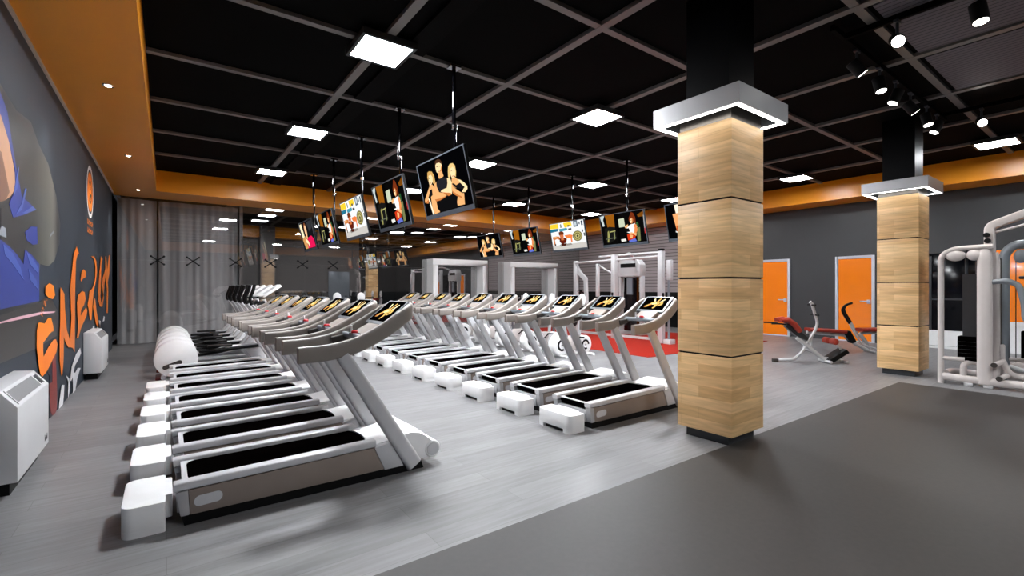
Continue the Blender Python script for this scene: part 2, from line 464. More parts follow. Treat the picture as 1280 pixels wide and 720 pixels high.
# ledge along the siding wall
q = MB(); q.box(14.1, 7.7, 0.98, XR-0.012, 9.6, 1.05); q.box(14.15, 7.75, 0, 14.25, 9.55, 0.98)
tag(q.obj('wall_counter', M['wsteel'], bevel=0.008), 'white counter along the siding wall behind the strength machines', 'counter')

# ------------------------------------------------------------------ mural on the left wall
def poly_obj(name, polys, x, m, parent, th=0.0016):
    b = MB()
    for pl in polys:
        b.prism([p for p in pl], 'x', x, x+th)
    return b.obj(name, m, parent, smooth=0)


def px(pts, ox=0, oy=0, k=8.0): return [wall_pt(ox+a/k, oy+b_/k) for a, b_ in pts]
def P1(pts): return [wall_pt(a, b_) for a, b_ in pts]


mural = thing('wall_mural', 'printed wall mural of a boxer with orange brush lettering on the left wall', 'mural', (WX, 8, 0))
mural_in = Matrix.Translation(Vector((WX, 8, 0)))


def mpart(name, polys, layer, m):
    polys = [[(y-8, z) for y, z in pl] for pl in polys]
    return poly_obj(name, polys, 0.001+0.002*layer, m, mural)


cm = lambda n, c, r=0.38: mat('mural_'+n, c, r, 0, 0.12, 1.5)
mg = cm('bag_grey', (84, 82, 78)); mdk = cm('dark', (52, 50, 50)); mbl = cm('blue', (48, 62, 140)); mbl2 = cm('light_blue', (72, 94, 172))
msk = cm('skin', (196, 146, 112)); msk2 = cm('skin_shade', (128, 88, 70)); mor = cm('orange_paint', (255, 128, 22), 0.45); mwh = cm('white_paint', (232, 232, 236))
mpk = cm('pink_streak', (226, 176, 188)); mrd = cm('dark_red', (132, 46, 42)); mnv = cm('navy', (36, 38, 52)); mlg = cm('pale_grey', (150, 156, 166))
low = [wall_pt(0, 100)[0]-2.4]
mpart('punch_bag', [P1([(-60, 60), (0, 105), (20, 138), (38, 152), (48, 180), (60, 205), (70, 245), (75, 280), (74, 305), (68, 325), (60, 333), (50, 330), (48, 345), (48, 395), (-60, 415)])], 0, mg)
def print_gradient(m, stops):      # the printed photo's own tones across the bag
    nt = m.node_tree; b_ = nt.nodes['Principled BSDF']
    tc = nt.nodes.new('ShaderNodeTexCoord'); sp = nt.nodes.new('ShaderNodeSeparateXYZ'); nt.links.new(tc.outputs['Object'], sp.inputs[0])
    mr = nt.nodes.new('ShaderNodeMapRange'); mr.inputs[1].default_value = -2.9; mr.inputs[2].default_value = -0.3; nt.links.new(sp.outputs[1], mr.inputs[0])
    rp = nt.nodes.new('ShaderNodeValToRGB')
    while len(rp.color_ramp.elements) < len(stops): rp.color_ramp.elements.new(0.5)
    for e_, (p_, c_) in zip(rp.color_ramp.elements, stops): e_.position = p_; e_.color = rgb(c_)
    nt.links.new(mr.outputs[0], rp.inputs[0]); nt.links.new(rp.outputs[0], b_.inputs['Base Color'])


print_gradient(mg, [(0.0, (40, 40, 42)), (0.45, (58, 58, 56)), (0.68, (92, 92, 86)), (0.8, (112, 110, 102)), (0.92, (54, 54, 56)), (1.0, (36, 37, 44))])
mpart('bag_shadow', [P1([(5, 258), (20, 262), (30, 275), (28, 290), (34, 308), (20, 318), (8, 308), (0, 300), (0, 260)])], 1, mdk)
mpart('sleeve', [P1([(-8, 95), (0, 118), (8, 140), (14, 180), (20, 215), (26, 245), (40, 258), (44, 262), (30, 268), (15, 272), (10, 255), (18, 235), (17, 210), (10, 178), (0, 145), (-10, 125)]),
                 P1([(-40, 290), (0, 300), (10, 308), (20, 318), (28, 330), (30, 312), (38, 318), (48, 330), (48, 376), (30, 380), (-40, 395)]),
                 P1([(30, 290), (38, 283), (45, 284), (46, 305), (40, 306), (32, 300)])], 2, mbl)
mpart('sleeve_fold', [P1([(20, 212), (22, 208), (20, 235), (15, 245)]), P1([(30, 235), (32, 236), (26, 262), (18, 268), (25, 255)]), P1([(2, 305), (14, 316), (24, 334), (28, 350), (14, 330), (4, 318)]),
                      P1([(31, 314), (40, 324), (47, 336), (46, 342), (36, 330)]), P1([(34, 336), (44, 350), (46, 362), (36, 350)]), P1([(39, 258), (44, 262), (30, 267), (26, 266)])], 3, mbl2)
mpart('arm', [P1([(-30, 100), (-8, 125), (0, 145), (10, 178), (17, 215), (18, 235), (12, 245), (5, 250), (-30, 260)])], 2, msk)
mpart('arm_shade', [P1([(-30, 160), (0, 190), (5, 215), (10, 240), (5, 250), (-30, 262)])], 3, msk2)
mpart('lower_bag', [P1([(-60, 415), (48, 378), (56, 372), (64, 374), (71, 388), (72, 400), (70, 420), (44, 436), (10, 450), (-60, 480)])], 1, mdk)
mpart('light_streak', [P1([(-40, 412), (0, 402), (20, 396), (50, 390), (68, 389), (66, 391), (50, 393), (20, 400), (0, 404), (-40, 416)])], 4, mpk)
mpart('shorts_shadow', [P1([(53, 455), (66, 436), (70, 440), (70, 480), (66, 518), (62, 526), (60, 500), (61, 470)])], 2, mnv)
mpart('red_stripe', [P1([(64, 440), (68, 440), (70, 485), (70, 510), (66, 522), (62, 515), (60, 480), (64, 478)])], 3, mrd)
mpart('glint', [P1([(62, 292), (66, 288), (66, 291), (60, 298)]), P1([(0, 282), (5, 285), (6, 297), (-4, 293)])], 3, mlg)
# brush lettering E N E R G Y
E1 = px([(370, 345), (410, 350), (430, 358), (468, 300), (495, 300), (515, 370), (522, 430), (500, 440), (475, 465), (450, 500), (430, 530), (414, 545), (414, 620), (420, 690), (465, 600), (520, 520), (545, 512), (560, 560), (550, 640), (510, 720), (470, 800), (440, 850), (405, 890), (385, 860), (372, 780), (362, 700), (350, 600), (352, 430)], 0, 360)
E1b = P1([(55, 358), (60, 354), (65, 357), (67, 369), (64, 374), (59, 372), (55, 368)])
N1 = px([(590, -10), (605, 10), (630, 60), (637, 220), (655, 420), (688, 525), (702, 300), (690, 0), (712, -200), (725, -330), (730, -350), (755, -415), (782, -335), (768, -350), (748, -270), (740, 0), (735, 640), (715, 600), (690, 592), (672, 596), (640, 540), (624, 490), (622, 720), (612, 860), (600, 880), (592, 800), (583, 720), (583, 500), (590, 300)], 0, 360)
E2 = px([(770, 70), (810, 30), (835, 40), (845, 110), (830, 170), (800, 220), (795, 280), (850, 195), (863, 220), (855, 280), (800, 400), (770, 505), (757, 500), (770, 400), (765, 300), (758, 150)], 0, 360)
E2b = px([(825, 530), (850, 560), (848, 610), (820, 625), (800, 655), (795, 640), (805, 560)], 0, 270)
R1 = px([(885, 30), (910, 10), (932, -40), (945, -110), (945, -220), (930, -290), (900, -318), (930, -318), (955, -270), (962, -160), (945, -40), (935, 0), (925, 60), (915, 180), (905, 320), (890, 320), (875, 200), (865, 170), (880, 100)], 0, 360)
R2 = px([(935, 100), (945, 120), (955, 220), (975, 330), (995, 390), (970, 400), (950, 360), (925, 220), (920, 190)], 0, 360)
G1 = px([(975, 0), (985, -140), (1000, -320), (1018, -290), (1005, -240), (1000, 0), (995, 80), (1005, 150), (1020, 100), (1010, 50), (1025, 20), (1030, 100), (1015, 190), (990, 185), (975, 130)], 0, 360)
Y1 = px([(1045, 400), (1055, 420), (1065, 540), (1083, 390), (1090, 400), (1085, 580), (1070, 660), (1075, 720), (1070, 970), (1058, 970), (1060, 720), (1045, 610), (1035, 720), (1020, 850), (1008, 720), (1020, 620), (1045, 530)], 0, 270)
for nm, pl in (('letter_e', [E1, E1b]), ('letter_n', [N1]), ('letter_e', [E2, E2b]), ('letter_r', [R1, R2]), ('letter_g', [G1]), ('letter_y', [Y1])):
    mpart(nm, pl, 5, mor)
dots = []
for i in range(26):
    cx, cy = 57-i*0.32+random.uniform(-2.4, 2.4), 374+i*0.85; r = random.uniform(0.25, 0.7)
    dots.append(P1([(cx+r*math.cos(a), cy+1.3*r*math.sin(a)) for a in (0, 1.05, 2.1, 3.14, 4.2, 5.2)]))
mpart('paint_splatter', dots, 5, mor)
I1 = px([(605, 330), (630, 330), (625, 430), (610, 590), (570, 620), (580, 500)], 0, 440)
V1 = px([(650, 235), (680, 270), (685, 330), (680, 400), (672, 470), (668, 400), (672, 300), (655, 255)], 0, 440)
F1 = px([(750, 20), (790, -40), (800, 10), (770, 80), (740, 130), (722, 205), (740, 210), (765, 160), (795, 160), (780, 200), (760, 270), (745, 360), (740, 430), (720, 450), (716, 250), (700, 290), (690, 290), (705, 150)], 0, 440)
W3 = [px([(920, 380), (935, 380), (935, 430), (915, 435)], 0, 360), px([(980, 320), (998, 330), (990, 390), (955, 430), (965, 380)], 0, 360), px([(1030, 280), (1040, 290), (1035, 330), (1018, 335)], 0, 360)]
for pl in ([I1], [V1], [F1], [W3[0]], [W3[1]], [W3[2]]): mpart('white_lettering', pl, 5, mwh)
# round emblem


def ringpoly(c, r0, r1, a0=0, a1=2*PI, n=28):
    out = []
    for i in range(n):
        a, b_ = a0+(a1-a0)*i/n, a0+(a1-a0)*(i+1)/n
        out.append([(c[0]+r1*math.cos(a), c[1]+r1*math.sin(a)), (c[0]+r1*math.cos(b_), c[1]+r1*math.sin(b_)), (c[0]+r0*math.cos(b_), c[1]+r0*math.sin(b_)), (c[0]+r0*math.cos(a), c[1]+r0*math.sin(a))])
    return out


LC = (10.3, 2.97)
mpart('emblem_ring', ringpoly(LC, 0.365, 0.425), 3, mwh)
mpart('emblem_disc', ringpoly(LC, 0.2, 0.32), 3, mor)
mpart('emblem_letter', ringpoly(LC, 0.09, 0.15, 0.0, 5.3, 20)+[[(LC[0]-0.12, LC[1]-0.025), (LC[0]+0.14, LC[1]-0.025), (LC[0]+0.14, LC[1]+0.03), (LC[0]-0.12, LC[1]+0.03)]], 3, mor)
wl = []
for j, zz in enumerate((2.46, 2.33)):
    for i in range(6):
        y = 9.98+i*0.115
        wl.append([(y, zz-0.04), (y+0.025, zz-0.04), (y+0.035, zz+0.04), (y+0.008, zz+0.04)])
        wl.append([(y+0.025, zz+(0.0 if i % 2 else -0.04)), (y+0.08, zz+(0.0 if i % 2 else -0.04)), (y+0.08, zz+(0.025 if i % 2 else -0.015)), (y+0.025, zz+(0.025 if i % 2 else -0.015))])
mpart('emblem_wordmark', wl, 3, mor)

# ------------------------------------------------------------------ convector heaters
def convector(loc, label):
    t = thing('convector_heater', label, 'heater', loc, 0, 'white wall convectors')
    # local: x from the wall (0) to the room (0.21), y 0..1.02, profile in x,z
    c = MB(); c.prism([(0.005, 0.10), (0.214, 0.10), (0.214, 0.60), (0.127, 0.715), (0.005, 0.725)], 'y', 0, 1.02)
    c.obj('casing', M['convw'], t, bevel=0.006)
    def sl(u, v, h):            # point of the sloping top: u down the slope, v along
        d = Vector((0.087, 0, -0.115)).normalized(); n = Vector((0.115, 0, 0.087)).normalized()
        return Vector((0.127, v, 0.715))+d*u+n*h
    g = MB()
    for (u0, u1, v0, v1, h) in ((0.01, 0.022, 0.06, 0.96, 0.006), (0.118, 0.13, 0.06, 0.96, 0.006), (0.022, 0.118, 0.06, 0.075, 0.006), (0.022, 0.118, 0.945, 0.96, 0.006)):
        vs = [sl(u, v, hh) for hh in (0.0005, h) for u in (u0, u1) for v in (v0, v1)]
        g.add(vs, [(0, 1, 3, 2), (4, 6, 7, 5), (0, 4, 5, 1), (2, 3, 7, 6), (0, 2, 6, 4), (1, 5, 7, 3)])
    g.obj('grille_frame', M['convw'], t)
    g = MB()
    vs = [sl(u, v, hh) for hh in (0.0004, 0.002) for u in (0.022, 0.118) for v in (0.075, 0.82)]
    g.add(vs, [(0, 1, 3, 2), (4, 6, 7, 5), (0, 4, 5, 1), (2, 3, 7, 6), (0, 2, 6, 4), (1, 5, 7, 3)])
    g.obj('grille', M['grille'], t)
    g = MB()
    vs = [sl(u, v, hh) for hh in (0.0004, 0.003) for u in (0.03, 0.11) for v in (0.86, 0.93)]
    g.add(vs, [(0, 1, 3, 2), (4, 6, 7, 5), (0, 4, 5, 1), (2, 3, 7, 6), (0, 2, 6, 4), (1, 5, 7, 3)])
    g.obj('control_panel', M['plinth'], t)
    g = MB()
    for i, hgt in enumerate((0.05, 0.03, 0.06, 0.03, 0.045)):
        g.box(0.2142, 0.86+0.022*i, 0.15, 0.2155, 0.872+0.022*i, 0.15+hgt)
    g.obj('maker_mark', M['plinth'], t, smooth=0)
    g = MB(); g.box(0.02, 0.08, 0.0, 0.16, 0.94, 0.10); g.obj('foot', M['black'], t)  # supports the casing; its black stands for the shade in the gap
    return t


convector((WX, 4.49, 0), 'white convector heater nearest the camera, under the mural, grille on sloping top')
convector((WX, 9.54, 0), 'far white convector heater on the mural wall, below the round emblem')

# ------------------------------------------------------------------ treadmills
def console_picture(b, P, w_, h_):
    """gold athlete figures on a black console screen; P(u, v, h) maps 0..1 to space, m=1 gold, 2 white, 3 red"""
    def quad(pts, m, lay):
        vs = [P(u, v, 0.0012+0.0006*lay) for u, v in pts]; b.add(vs, [tuple(range(len(vs)))], m)
    quad([(0, 0), (1, 0), (1, 1), (0, 1)], 0, 0)
    for pts, m, lay in (
        ([(.36, .42), (.5, .35), (.66, .42), (.72, .55), (.6, .62), (.42, .6), (.32, .52)], 1, 1),
        ([(.15, .72), (.34, .5), (.42, .56), (.25, .8), (.16, .82)], 1, 1),
        ([(.66, .44), (.78, .36), (.84, .45), (.84, .6), (.7, .72), (.66, .64), (.76, .54)], 1, 1),
        ([(.42, .36), (.36, .15), (.41, .12), (.48, .34)], 2, 2), ([(.54, .38), (.6, .1), (.66, .1), (.61, .4)], 1, 2), ([(.66, .4), (.8, .14), (.85, .18), (.74, .42)], 2, 2),
        ([(.5, .6), (.66, .62), (.62, .82), (.56, .92), (.52, .86), (.56, .74)], 1, 2), ([(.38, .55), (.56, .45), (.6, .52), (.42, .6)], 2, 3),
        ([(.3, .62), (.4, .6), (.38, .7), (.3, .72)], 3, 2), ([(.16, .74), (.24, .7), (.24, .78), (.16, .82)], 3, 3)):
        quad(pts, m, lay)


def make_treadmill():
    t = thing('treadmill', '', 'treadmill', (0, 0, 0), 0, 'treadmills')
    for s in (-1, 1):
        r = MB()        # rounded side rail, rising gently to the front
        r.sweep([(0.036, s*0.242, 0.233), (0.06, s*0.242, 0.236), (0.7, s*0.242, 0.25), (1.235, s*0.242, 0.262)], rrect(0.08, 0.05, 0.013, 4))
        r.obj('side_rail', M['silver2'], t)
        r = MB(); a, c_ = (s*0.24, s*0.272)
        r.prism([(0.115, 0.06), (1.30, 0.06), (1.222, 0.232), (0.105, 0.205)], 'y', min(a, c_), max(a, c_)); r.obj('side_panel', M['taupe2'], t, bevel=0.003)
        r = MB(); r.prism([(0.04, 0.205), (0.066, 0.06), (0.113, 0.06), (0.103, 0.205)], 'y', min(s*0.205, s*0.276), max(s*0.205, s*0.276)); r.obj('end_cap', M['silver'], t, bevel=0.008)
        r = MB(); vs = [(0.205+p, q+0.135) for p, q in rrect(0.145, 0.062, 0.03, 6)]
        r.prism([(p, q+(p-0.2)*0.05) for p, q in vs], 'y', min(s*0.2721, s*0.276), max(s*0.2721, s*0.276)); r.obj('badge', M['silver2'], t)
        r = MB(); r.prism([(1.302, 0.055), (1.224, 0.232), (1.345, 0.25), (1.452, 0.055)], 'y', min(s*0.2, s*0.277), max(s*0.2, s*0.277)); r.obj('wedge_cover', M['silver2'], t, bevel=0.005)
        r = MB()        # leaning upright
        pts = [(1.537, s*0.268, 0.045), (1.4, s*0.268, 0.268), (1.25, s*0.267, 0.515), (1.1, s*0.265, 0.765), (1.0, s*0.263, 0.925)]
        r.sweep(pts, rrect(0.066, 0.122, 0.03, 5), [1, 0.97, 0.93, 0.87, 0.82]); r.obj('upright', M['silver2'], t)
    b = MB()            # belt with a rounded back end
    pr = [(0.12, 0.180), (0.095, 0.187), (0.082, 0.205), (0.09, 0.226), (0.115, 0.237), (1.3, 0.252), (1.3, 0.18)]
    b.prism(pr, 'y', -0.2, 0.2); b.obj('running_belt', M['belt'], t)
    fr = [(0.075, -0.203), (0.075, 0.203), (0.17, 0.203), (0.15, 0.196), (0.125, 0.18), (0.108, 0.15), (0.105, 0.12), (0.105, -0.12), (0.108, -0.15), (0.125, -0.18), (0.15, -0.196), (0.17, -0.203)]
    b = MB(); b.prism(fr, 'z', 0.236, 0.242); b.obj('rear_frame', M['silver2'], t)
    b = MB(); b.box(0.05, -0.203, 0.06, 0.10, 0.203, 0.172); b.obj('rear_cover', M['silver'], t, bevel=0.006)
    b = MB(); b.prism([(0.085, 0.0), (1.62, 0.0), (1.6, 0.058), (0.07, 0.058)], 'y', -0.262, 0.262); b.obj('base', M['black'], t)
    b = MB()            # motor hood and its round nose
    top = [(1.19, 0.262), (1.32, 0.268), (1.44, 0.288), (1.53, 0.299), (1.6, 0.283), (1.66, 0.245), (1.72, 0.19)]
    n = 12; vs = []; k = len(top)
    for i in range(n+1):
        y = -0.232+0.464*i/n; e = (abs(y)/0.232)**6
        vs += [(x+(0.05*(1-(y/0.232)**2)-0.02)*(1 if q == 0 else 0.4 if q == 1 else 0), y, z-0.018*e) for q, (x, z) in enumerate(top)]+[(1.7, y, 0.06), (1.25, y, 0.06)]
    kk = k+2
    fs = [(i*kk+q, i*kk+(q+1) % kk, (i+1)*kk+(q+1) % kk, (i+1)*kk+q) for i in range(n) for q in range(kk)]
    fs += [tuple(range(kk)), tuple(range(n*kk, n*kk+kk))]
    b.add(vs, fs)
    b.lathe([(0.06, -0.238), (0.068, -0.23), (0.068, 0.23), (0.06, 0.238)], (1.712, 0, 0.12), 'y', 28)
    hood = b.obj('motor_hood', M['white'], t, smooth=40)
    for s in (-1, 1):
        b = MB(); b.lathe([(0.05, 0), (0.05, 0.004), (0.044, 0.006)], (1.712, s*0.238-(0.006 if s < 0 else 0), 0.12), 'y', 26); b.obj('nose_cap', M['silver2'], hood)
    b = MB()            # horseshoe handrail
    half = [(0.71, -0.262, 0.947), (0.91, -0.262, 0.955), (1.1, -0.262, 0.992), (1.28, -0.258, 1.072), (1.43, -0.25, 1.162), (1.51, -0.222, 1.21), (1.55, -0.15, 1.228)]
    path = half+[(1.562, 0, 1.234)]+[(x, -y, z) for x, y, z in reversed(half)]
    b.sweep(smooth_path(path, 6), rrect(0.052, 0.112, 0.018, 3))
    hr = b.obj('handrail', M['taupe'], t, smooth=50)
    for s in (-1, 1):
        g = MB(); g.box(0.704, s*0.262-0.027, 0.893, 0.712, s*0.262+0.027, 1.0); g.obj('end_plug', M['taupe2'], hr, bevel=0.003)
        g = MB(); g.sweep(smooth_path([(1.06, s*0.222, 0.985), (1.13, s*0.205, 1.0), (1.2, s*0.21, 1.03)], 4), rrect(0.04, 0.06, 0.015, 3)); g.obj('grip_sensor', M['dkbrown'], hr)
    b = MB(); b.tube([(1.16, -0.245, 1.03), (1.16, 0.245, 1.03)], 0.022, 12); b.box(1.14, -0.05, 1.03, 1.21, 0.05, 1.056)
    cb = b.obj('crossbar', M['bluegrey'], t)
    g = MB(); g.lathe([(0.026, 0), (0.026, 0.012), (0.018, 0.02)], (1.165, -0.01, 1.056), 'z', 16); g.obj('stop_button', M['redbtn'], cb)
    g = MB(); g.tube([(1.17, 0.075, 1.03), (1.165, 0.075, 1.11)], 0.009, 8); g.obj('key_post', M['white'], cb)
    # console
    d = Vector((0.205, 0, 0.165)).normalized(); nn = Vector((-0.165, 0, 0.205)).normalized()
    o = Vector((1.315, 0, 1.122))
    b = MB()
    pts = rrect(0.39, 0.275, 0.018, 3)
    vs = [o+Vector((0, p, 0))+d*(q+0.1375)+nn*h for h in (-0.032, 0.0) for p, q in pts]; k = len(pts)
    b.add(vs, [tuple(range(k)), tuple(range(k, 2*k))]+[(i, (i+1) % k, k+(i+1) % k, k+i) for i in range(k)])
    con = b.obj('console', M['conbody'], t)
    b = MB(); b.sweep([(1.2, 0, 1.03), (1.33, 0, 1.1), (1.46, 0, 1.19), (1.555, 0, 1.225)], rrect(0.26, 0.05, 0.02, 3)); b.obj('console_arm', M['taupe2'], t)
    b = MB()
    def P(u, v, h): return o+Vector((0, 0.17-0.34*u, 0))+d*(0.262-0.232*v)+nn*h
    console_picture(b, P, 0.34, 0.232)
    b.obj('screen', [screen_mat((3, 3, 4), 1.0), screen_mat((240, 196, 110), 1.2), screen_mat((255, 236, 190), 1.3), screen_mat((196, 84, 40), 1.0)], con, smooth=0, fixn=False)
    return t


def make_step():
    t = thing('treadmill_step', '', 'step', (0, 0, 0), 0, 'white steps behind the treadmills')
    # outline seen from above: rounded back corners, small tongue towards the treadmill
    out = []
    for cx, cy, a0 in ((-0.145, 0.15, PI/2), (-0.145, -0.22, PI)):
        for i in range(7):
            a = a0+PI/2*i/6; out.append((cx+0.06*math.cos(a), cy+0.06*math.sin(a)))
    out += [(-0.012, -0.28), (-0.004, -0.272), (-0.004, -0.17), (0.03, -0.165), (0.03, 0.135), (-0.004, 0.14), (-0.004, 0.202), (-0.012, 0.21)]
    b = MB(); b.prism(out, 'z', 0.034, 0.174)
    blk = b.obj('step_block', M['white'], t, bevel=0.006)
    arc = lambda cx, cy, a0: [(cx+0.06*math.cos(a0+PI/2*i/6), cy+0.06*math.sin(a0+PI/2*i/6)) for i in range(7)]
    for pl in (arc(-0.145, -0.22, PI)+[(-0.012, -0.28), (-0.004, -0.272), (-0.004, -0.17), (-0.19, -0.17), (-0.205, -0.185)],
               arc(-0.145, 0.15, PI/2)+[(-0.205, 0.115), (-0.19, 0.1), (-0.004, 0.1), (-0.004, 0.202), (-0.012, 0.21)]):
        f = MB(); f.prism(pl, 'z', 0.0, 0.038); f.obj('foot', M['white'], t)
    f = MB(); f.box(-0.185, -0.169, 0.003, -0.02, 0.099, 0.033); f.obj('cutout_shade', M['black'], t)  # black fill stands for the shade inside the cutout
    return t


ORD = ['nearest', 'second', 'third', 'fourth', 'fifth', 'sixth', 'seventh', 'eighth', 'ninth', 'tenth']
PITCH = 0.785
tm = make_treadmill(); stp = make_step()
first_t = first_s = True
for row, (x0, yc, n, what) in enumerate(((0.0, 3.64, 7, 'left row by the mural wall'), (3.33, 3.57, 10, 'right row behind the wood column'))):
    for k in range(n):
        w_ = ('nearest' if k == 0 else 'farthest' if k == n-1 else ORD[k]+' from the front')
        lab = 'taupe treadmill, %s in the %s' % (w_, what)
        if first_t: tm.location = (x0, yc, 0); tm['label'] = lab; first_t = False
        else: dup(tm, (x0, yc+PITCH*k, 0), lab)
        if row == 0 and k == 6: continue
        ns = 6 if row == 0 else n
        ws = ('nearest' if k == 0 else 'farthest' if k == ns-1 else ORD[k]+' from the front')
        lab = 'white step block, %s along the %s of treadmills' % (ws, what.split(' by')[0].split(' be')[0])
        if first_s: stp.location = (x0, yc, 0); stp['label'] = lab; first_s = False
        else: dup(stp, (x0-(0.03 if row else 0), yc+PITCH*k, 0), lab)

# ------------------------------------------------------------------ elliptical trainers behind the left row
def make_elliptical():
    t = thing('elliptical_trainer', '', 'elliptical', (0, 0, 0), 0, 'elliptical trainers')
    b = MB(); b.tube([(0.1, 0, 0.05), (1.75, 0, 0.05)], 0.04, 12)
    b.tube([(0.12, -0.27, 0.04), (0.12, 0.27, 0.04)], 0.035, 10); b.tube([(1.7, -0.27, 0.04), (1.7, 0.27, 0.04)], 0.035, 10); b.obj('base_frame', M['silver'], t)
    b = MB(); b.lathe([(0.255, -0.18), (0.282, -0.165), (0.285, -0.13), (0.285, 0.13), (0.282, 0.165), (0.255, 0.18)], (0.28, 0, 0.305), 'y', 40); ds = b.obj('drive_housing', M['white'], t)
    sl = [(p*math.cos(0.35)-q*math.sin(0.35), p*math.sin(0.35)+q*math.cos(0.35)) for p, q in rrect(0.26, 0.065, 0.032, 6)]
    for s in (-1, 1):
        b = MB(); b.prism([(0.23+p, 0.215+q) for p, q in sl], 'y', min(s*0.18, s*0.184), max(s*0.18, s*0.184)); b.obj('housing_slot', M['dkbrown'], ds)
    b = MB(); b.box(0.02, -0.2, 0.0, 0.14, 0.2, 0.035); b.obj('rear_foot', mat('dark_red_plastic', (84, 18, 16), 0.5), t, bevel=0.008)
    for s, dz in ((-1, 0.06), (1, -0.05)):
        b = MB(); b.tube(bent([(0.57, s*0.22, 0.345+dz), (0.85, s*0.22, 0.36+dz*0.8), (1.42, s*0.22, 0.44)], 0.1), 0.028, 10); pa = b.obj('pedal_arm', M['black'], t)
        b = MB(); b.tube([(0.92, s*0.22, 0.395+dz*0.8), (1.4, s*0.22, 0.475)], 0.02, 8); b.obj('arm_cover', M['silver'], pa)
        b = MB(); b.box(0.68, s*0.2-0.075, 0.395+dz, 1.02, s*0.2+0.075, 0.425+dz); b.obj('pedal', M['black'], pa, bevel=0.012)
        b = MB(); b.tube(smooth_path([(1.42, s*0.235, 0.42), (1.47, s*0.25, 0.75), (1.38, s*0.26, 1.0), (1.3, s*0.265, 1.12)], 5), 0.02, 10); lv = b.obj('lever', M['silver'], t)
        b = MB(); b.tube(smooth_path([(1.3, s*0.265, 1.12), (1.27, s*0.27, 1.22), (1.31, s*0.27, 1.34), (1.34, s*0.25, 1.45)], 5), 0.026, 10); b.obj('lever_grip', M['black'], lv)
    for s in (-1, 1):
        b = MB(); b.prism([(1.16, 0.44), (1.28, 0.6), (1.52, 0.3), (1.5, 0.1), (1.4, 0.1)], 'y', min(s*0.1, s*0.2), max(s*0.1, s*0.2)); b.obj('leg_shroud', M['silver2'], t, bevel=0.012)
    b = MB(); b.sweep([(1.72, 0, 0.06), (1.66, 0, 0.5), (1.56, 0, 0.95), (1.5, 0, 1.2)], rrect(0.16, 0.13, 0.05, 4), [1.1, 1, 0.8, 0.7]); b.obj('column', M['white'], t)
    b = MB(); d = Vector((0.19, 0, 0.13)).normalized(); nn = Vector((-0.13, 0, 0.19)).normalized()
    pts = rrect(0.42, 0.36, 0.06, 4); k = len(pts); o = Vector((1.6, 0, 1.36))
    vs = [o+Vector((0, p, 0))+d*q+nn*h for h in (-0.04, 0.0) for p, q in pts]
    b.add(vs, [tuple(range(k)), tuple(range(k, 2*k))]+[(i, (i+1) % k, k+(i+1) % k, k+i) for i in range(k)]); con = b.obj('console', M['white'], t)
    b = MB(); vs = [o+Vector((0, p*0.75, 0))+d*q*0.6+nn*0.001 for p, q in pts]; b.add(vs, [tuple(range(k))]); b.obj('display', M['silver2'], con, smooth=0, fixn=False)
    b = MB(); b.tube(bent([(1.38, -0.2, 1.12), (1.5, -0.2, 1.16), (1.5, 0.2, 1.16), (1.38, 0.2, 1.12)], 0.06), 0.02, 10); b.obj('fixed_handle', M['black'], t)
    return t


el = make_elliptical()
for k in range(5):
    lab = 'white elliptical trainer, %s of the five behind the left treadmill row' % ('nearest' if k == 0 else 'farthest' if k == 4 else ORD[k]+' nearest')
    if k == 0: el.location = (-0.155, 9.12, 0); el['label'] = lab
    else: dup(el, (-0.155, 9.12+0.8*k, 0), lab)

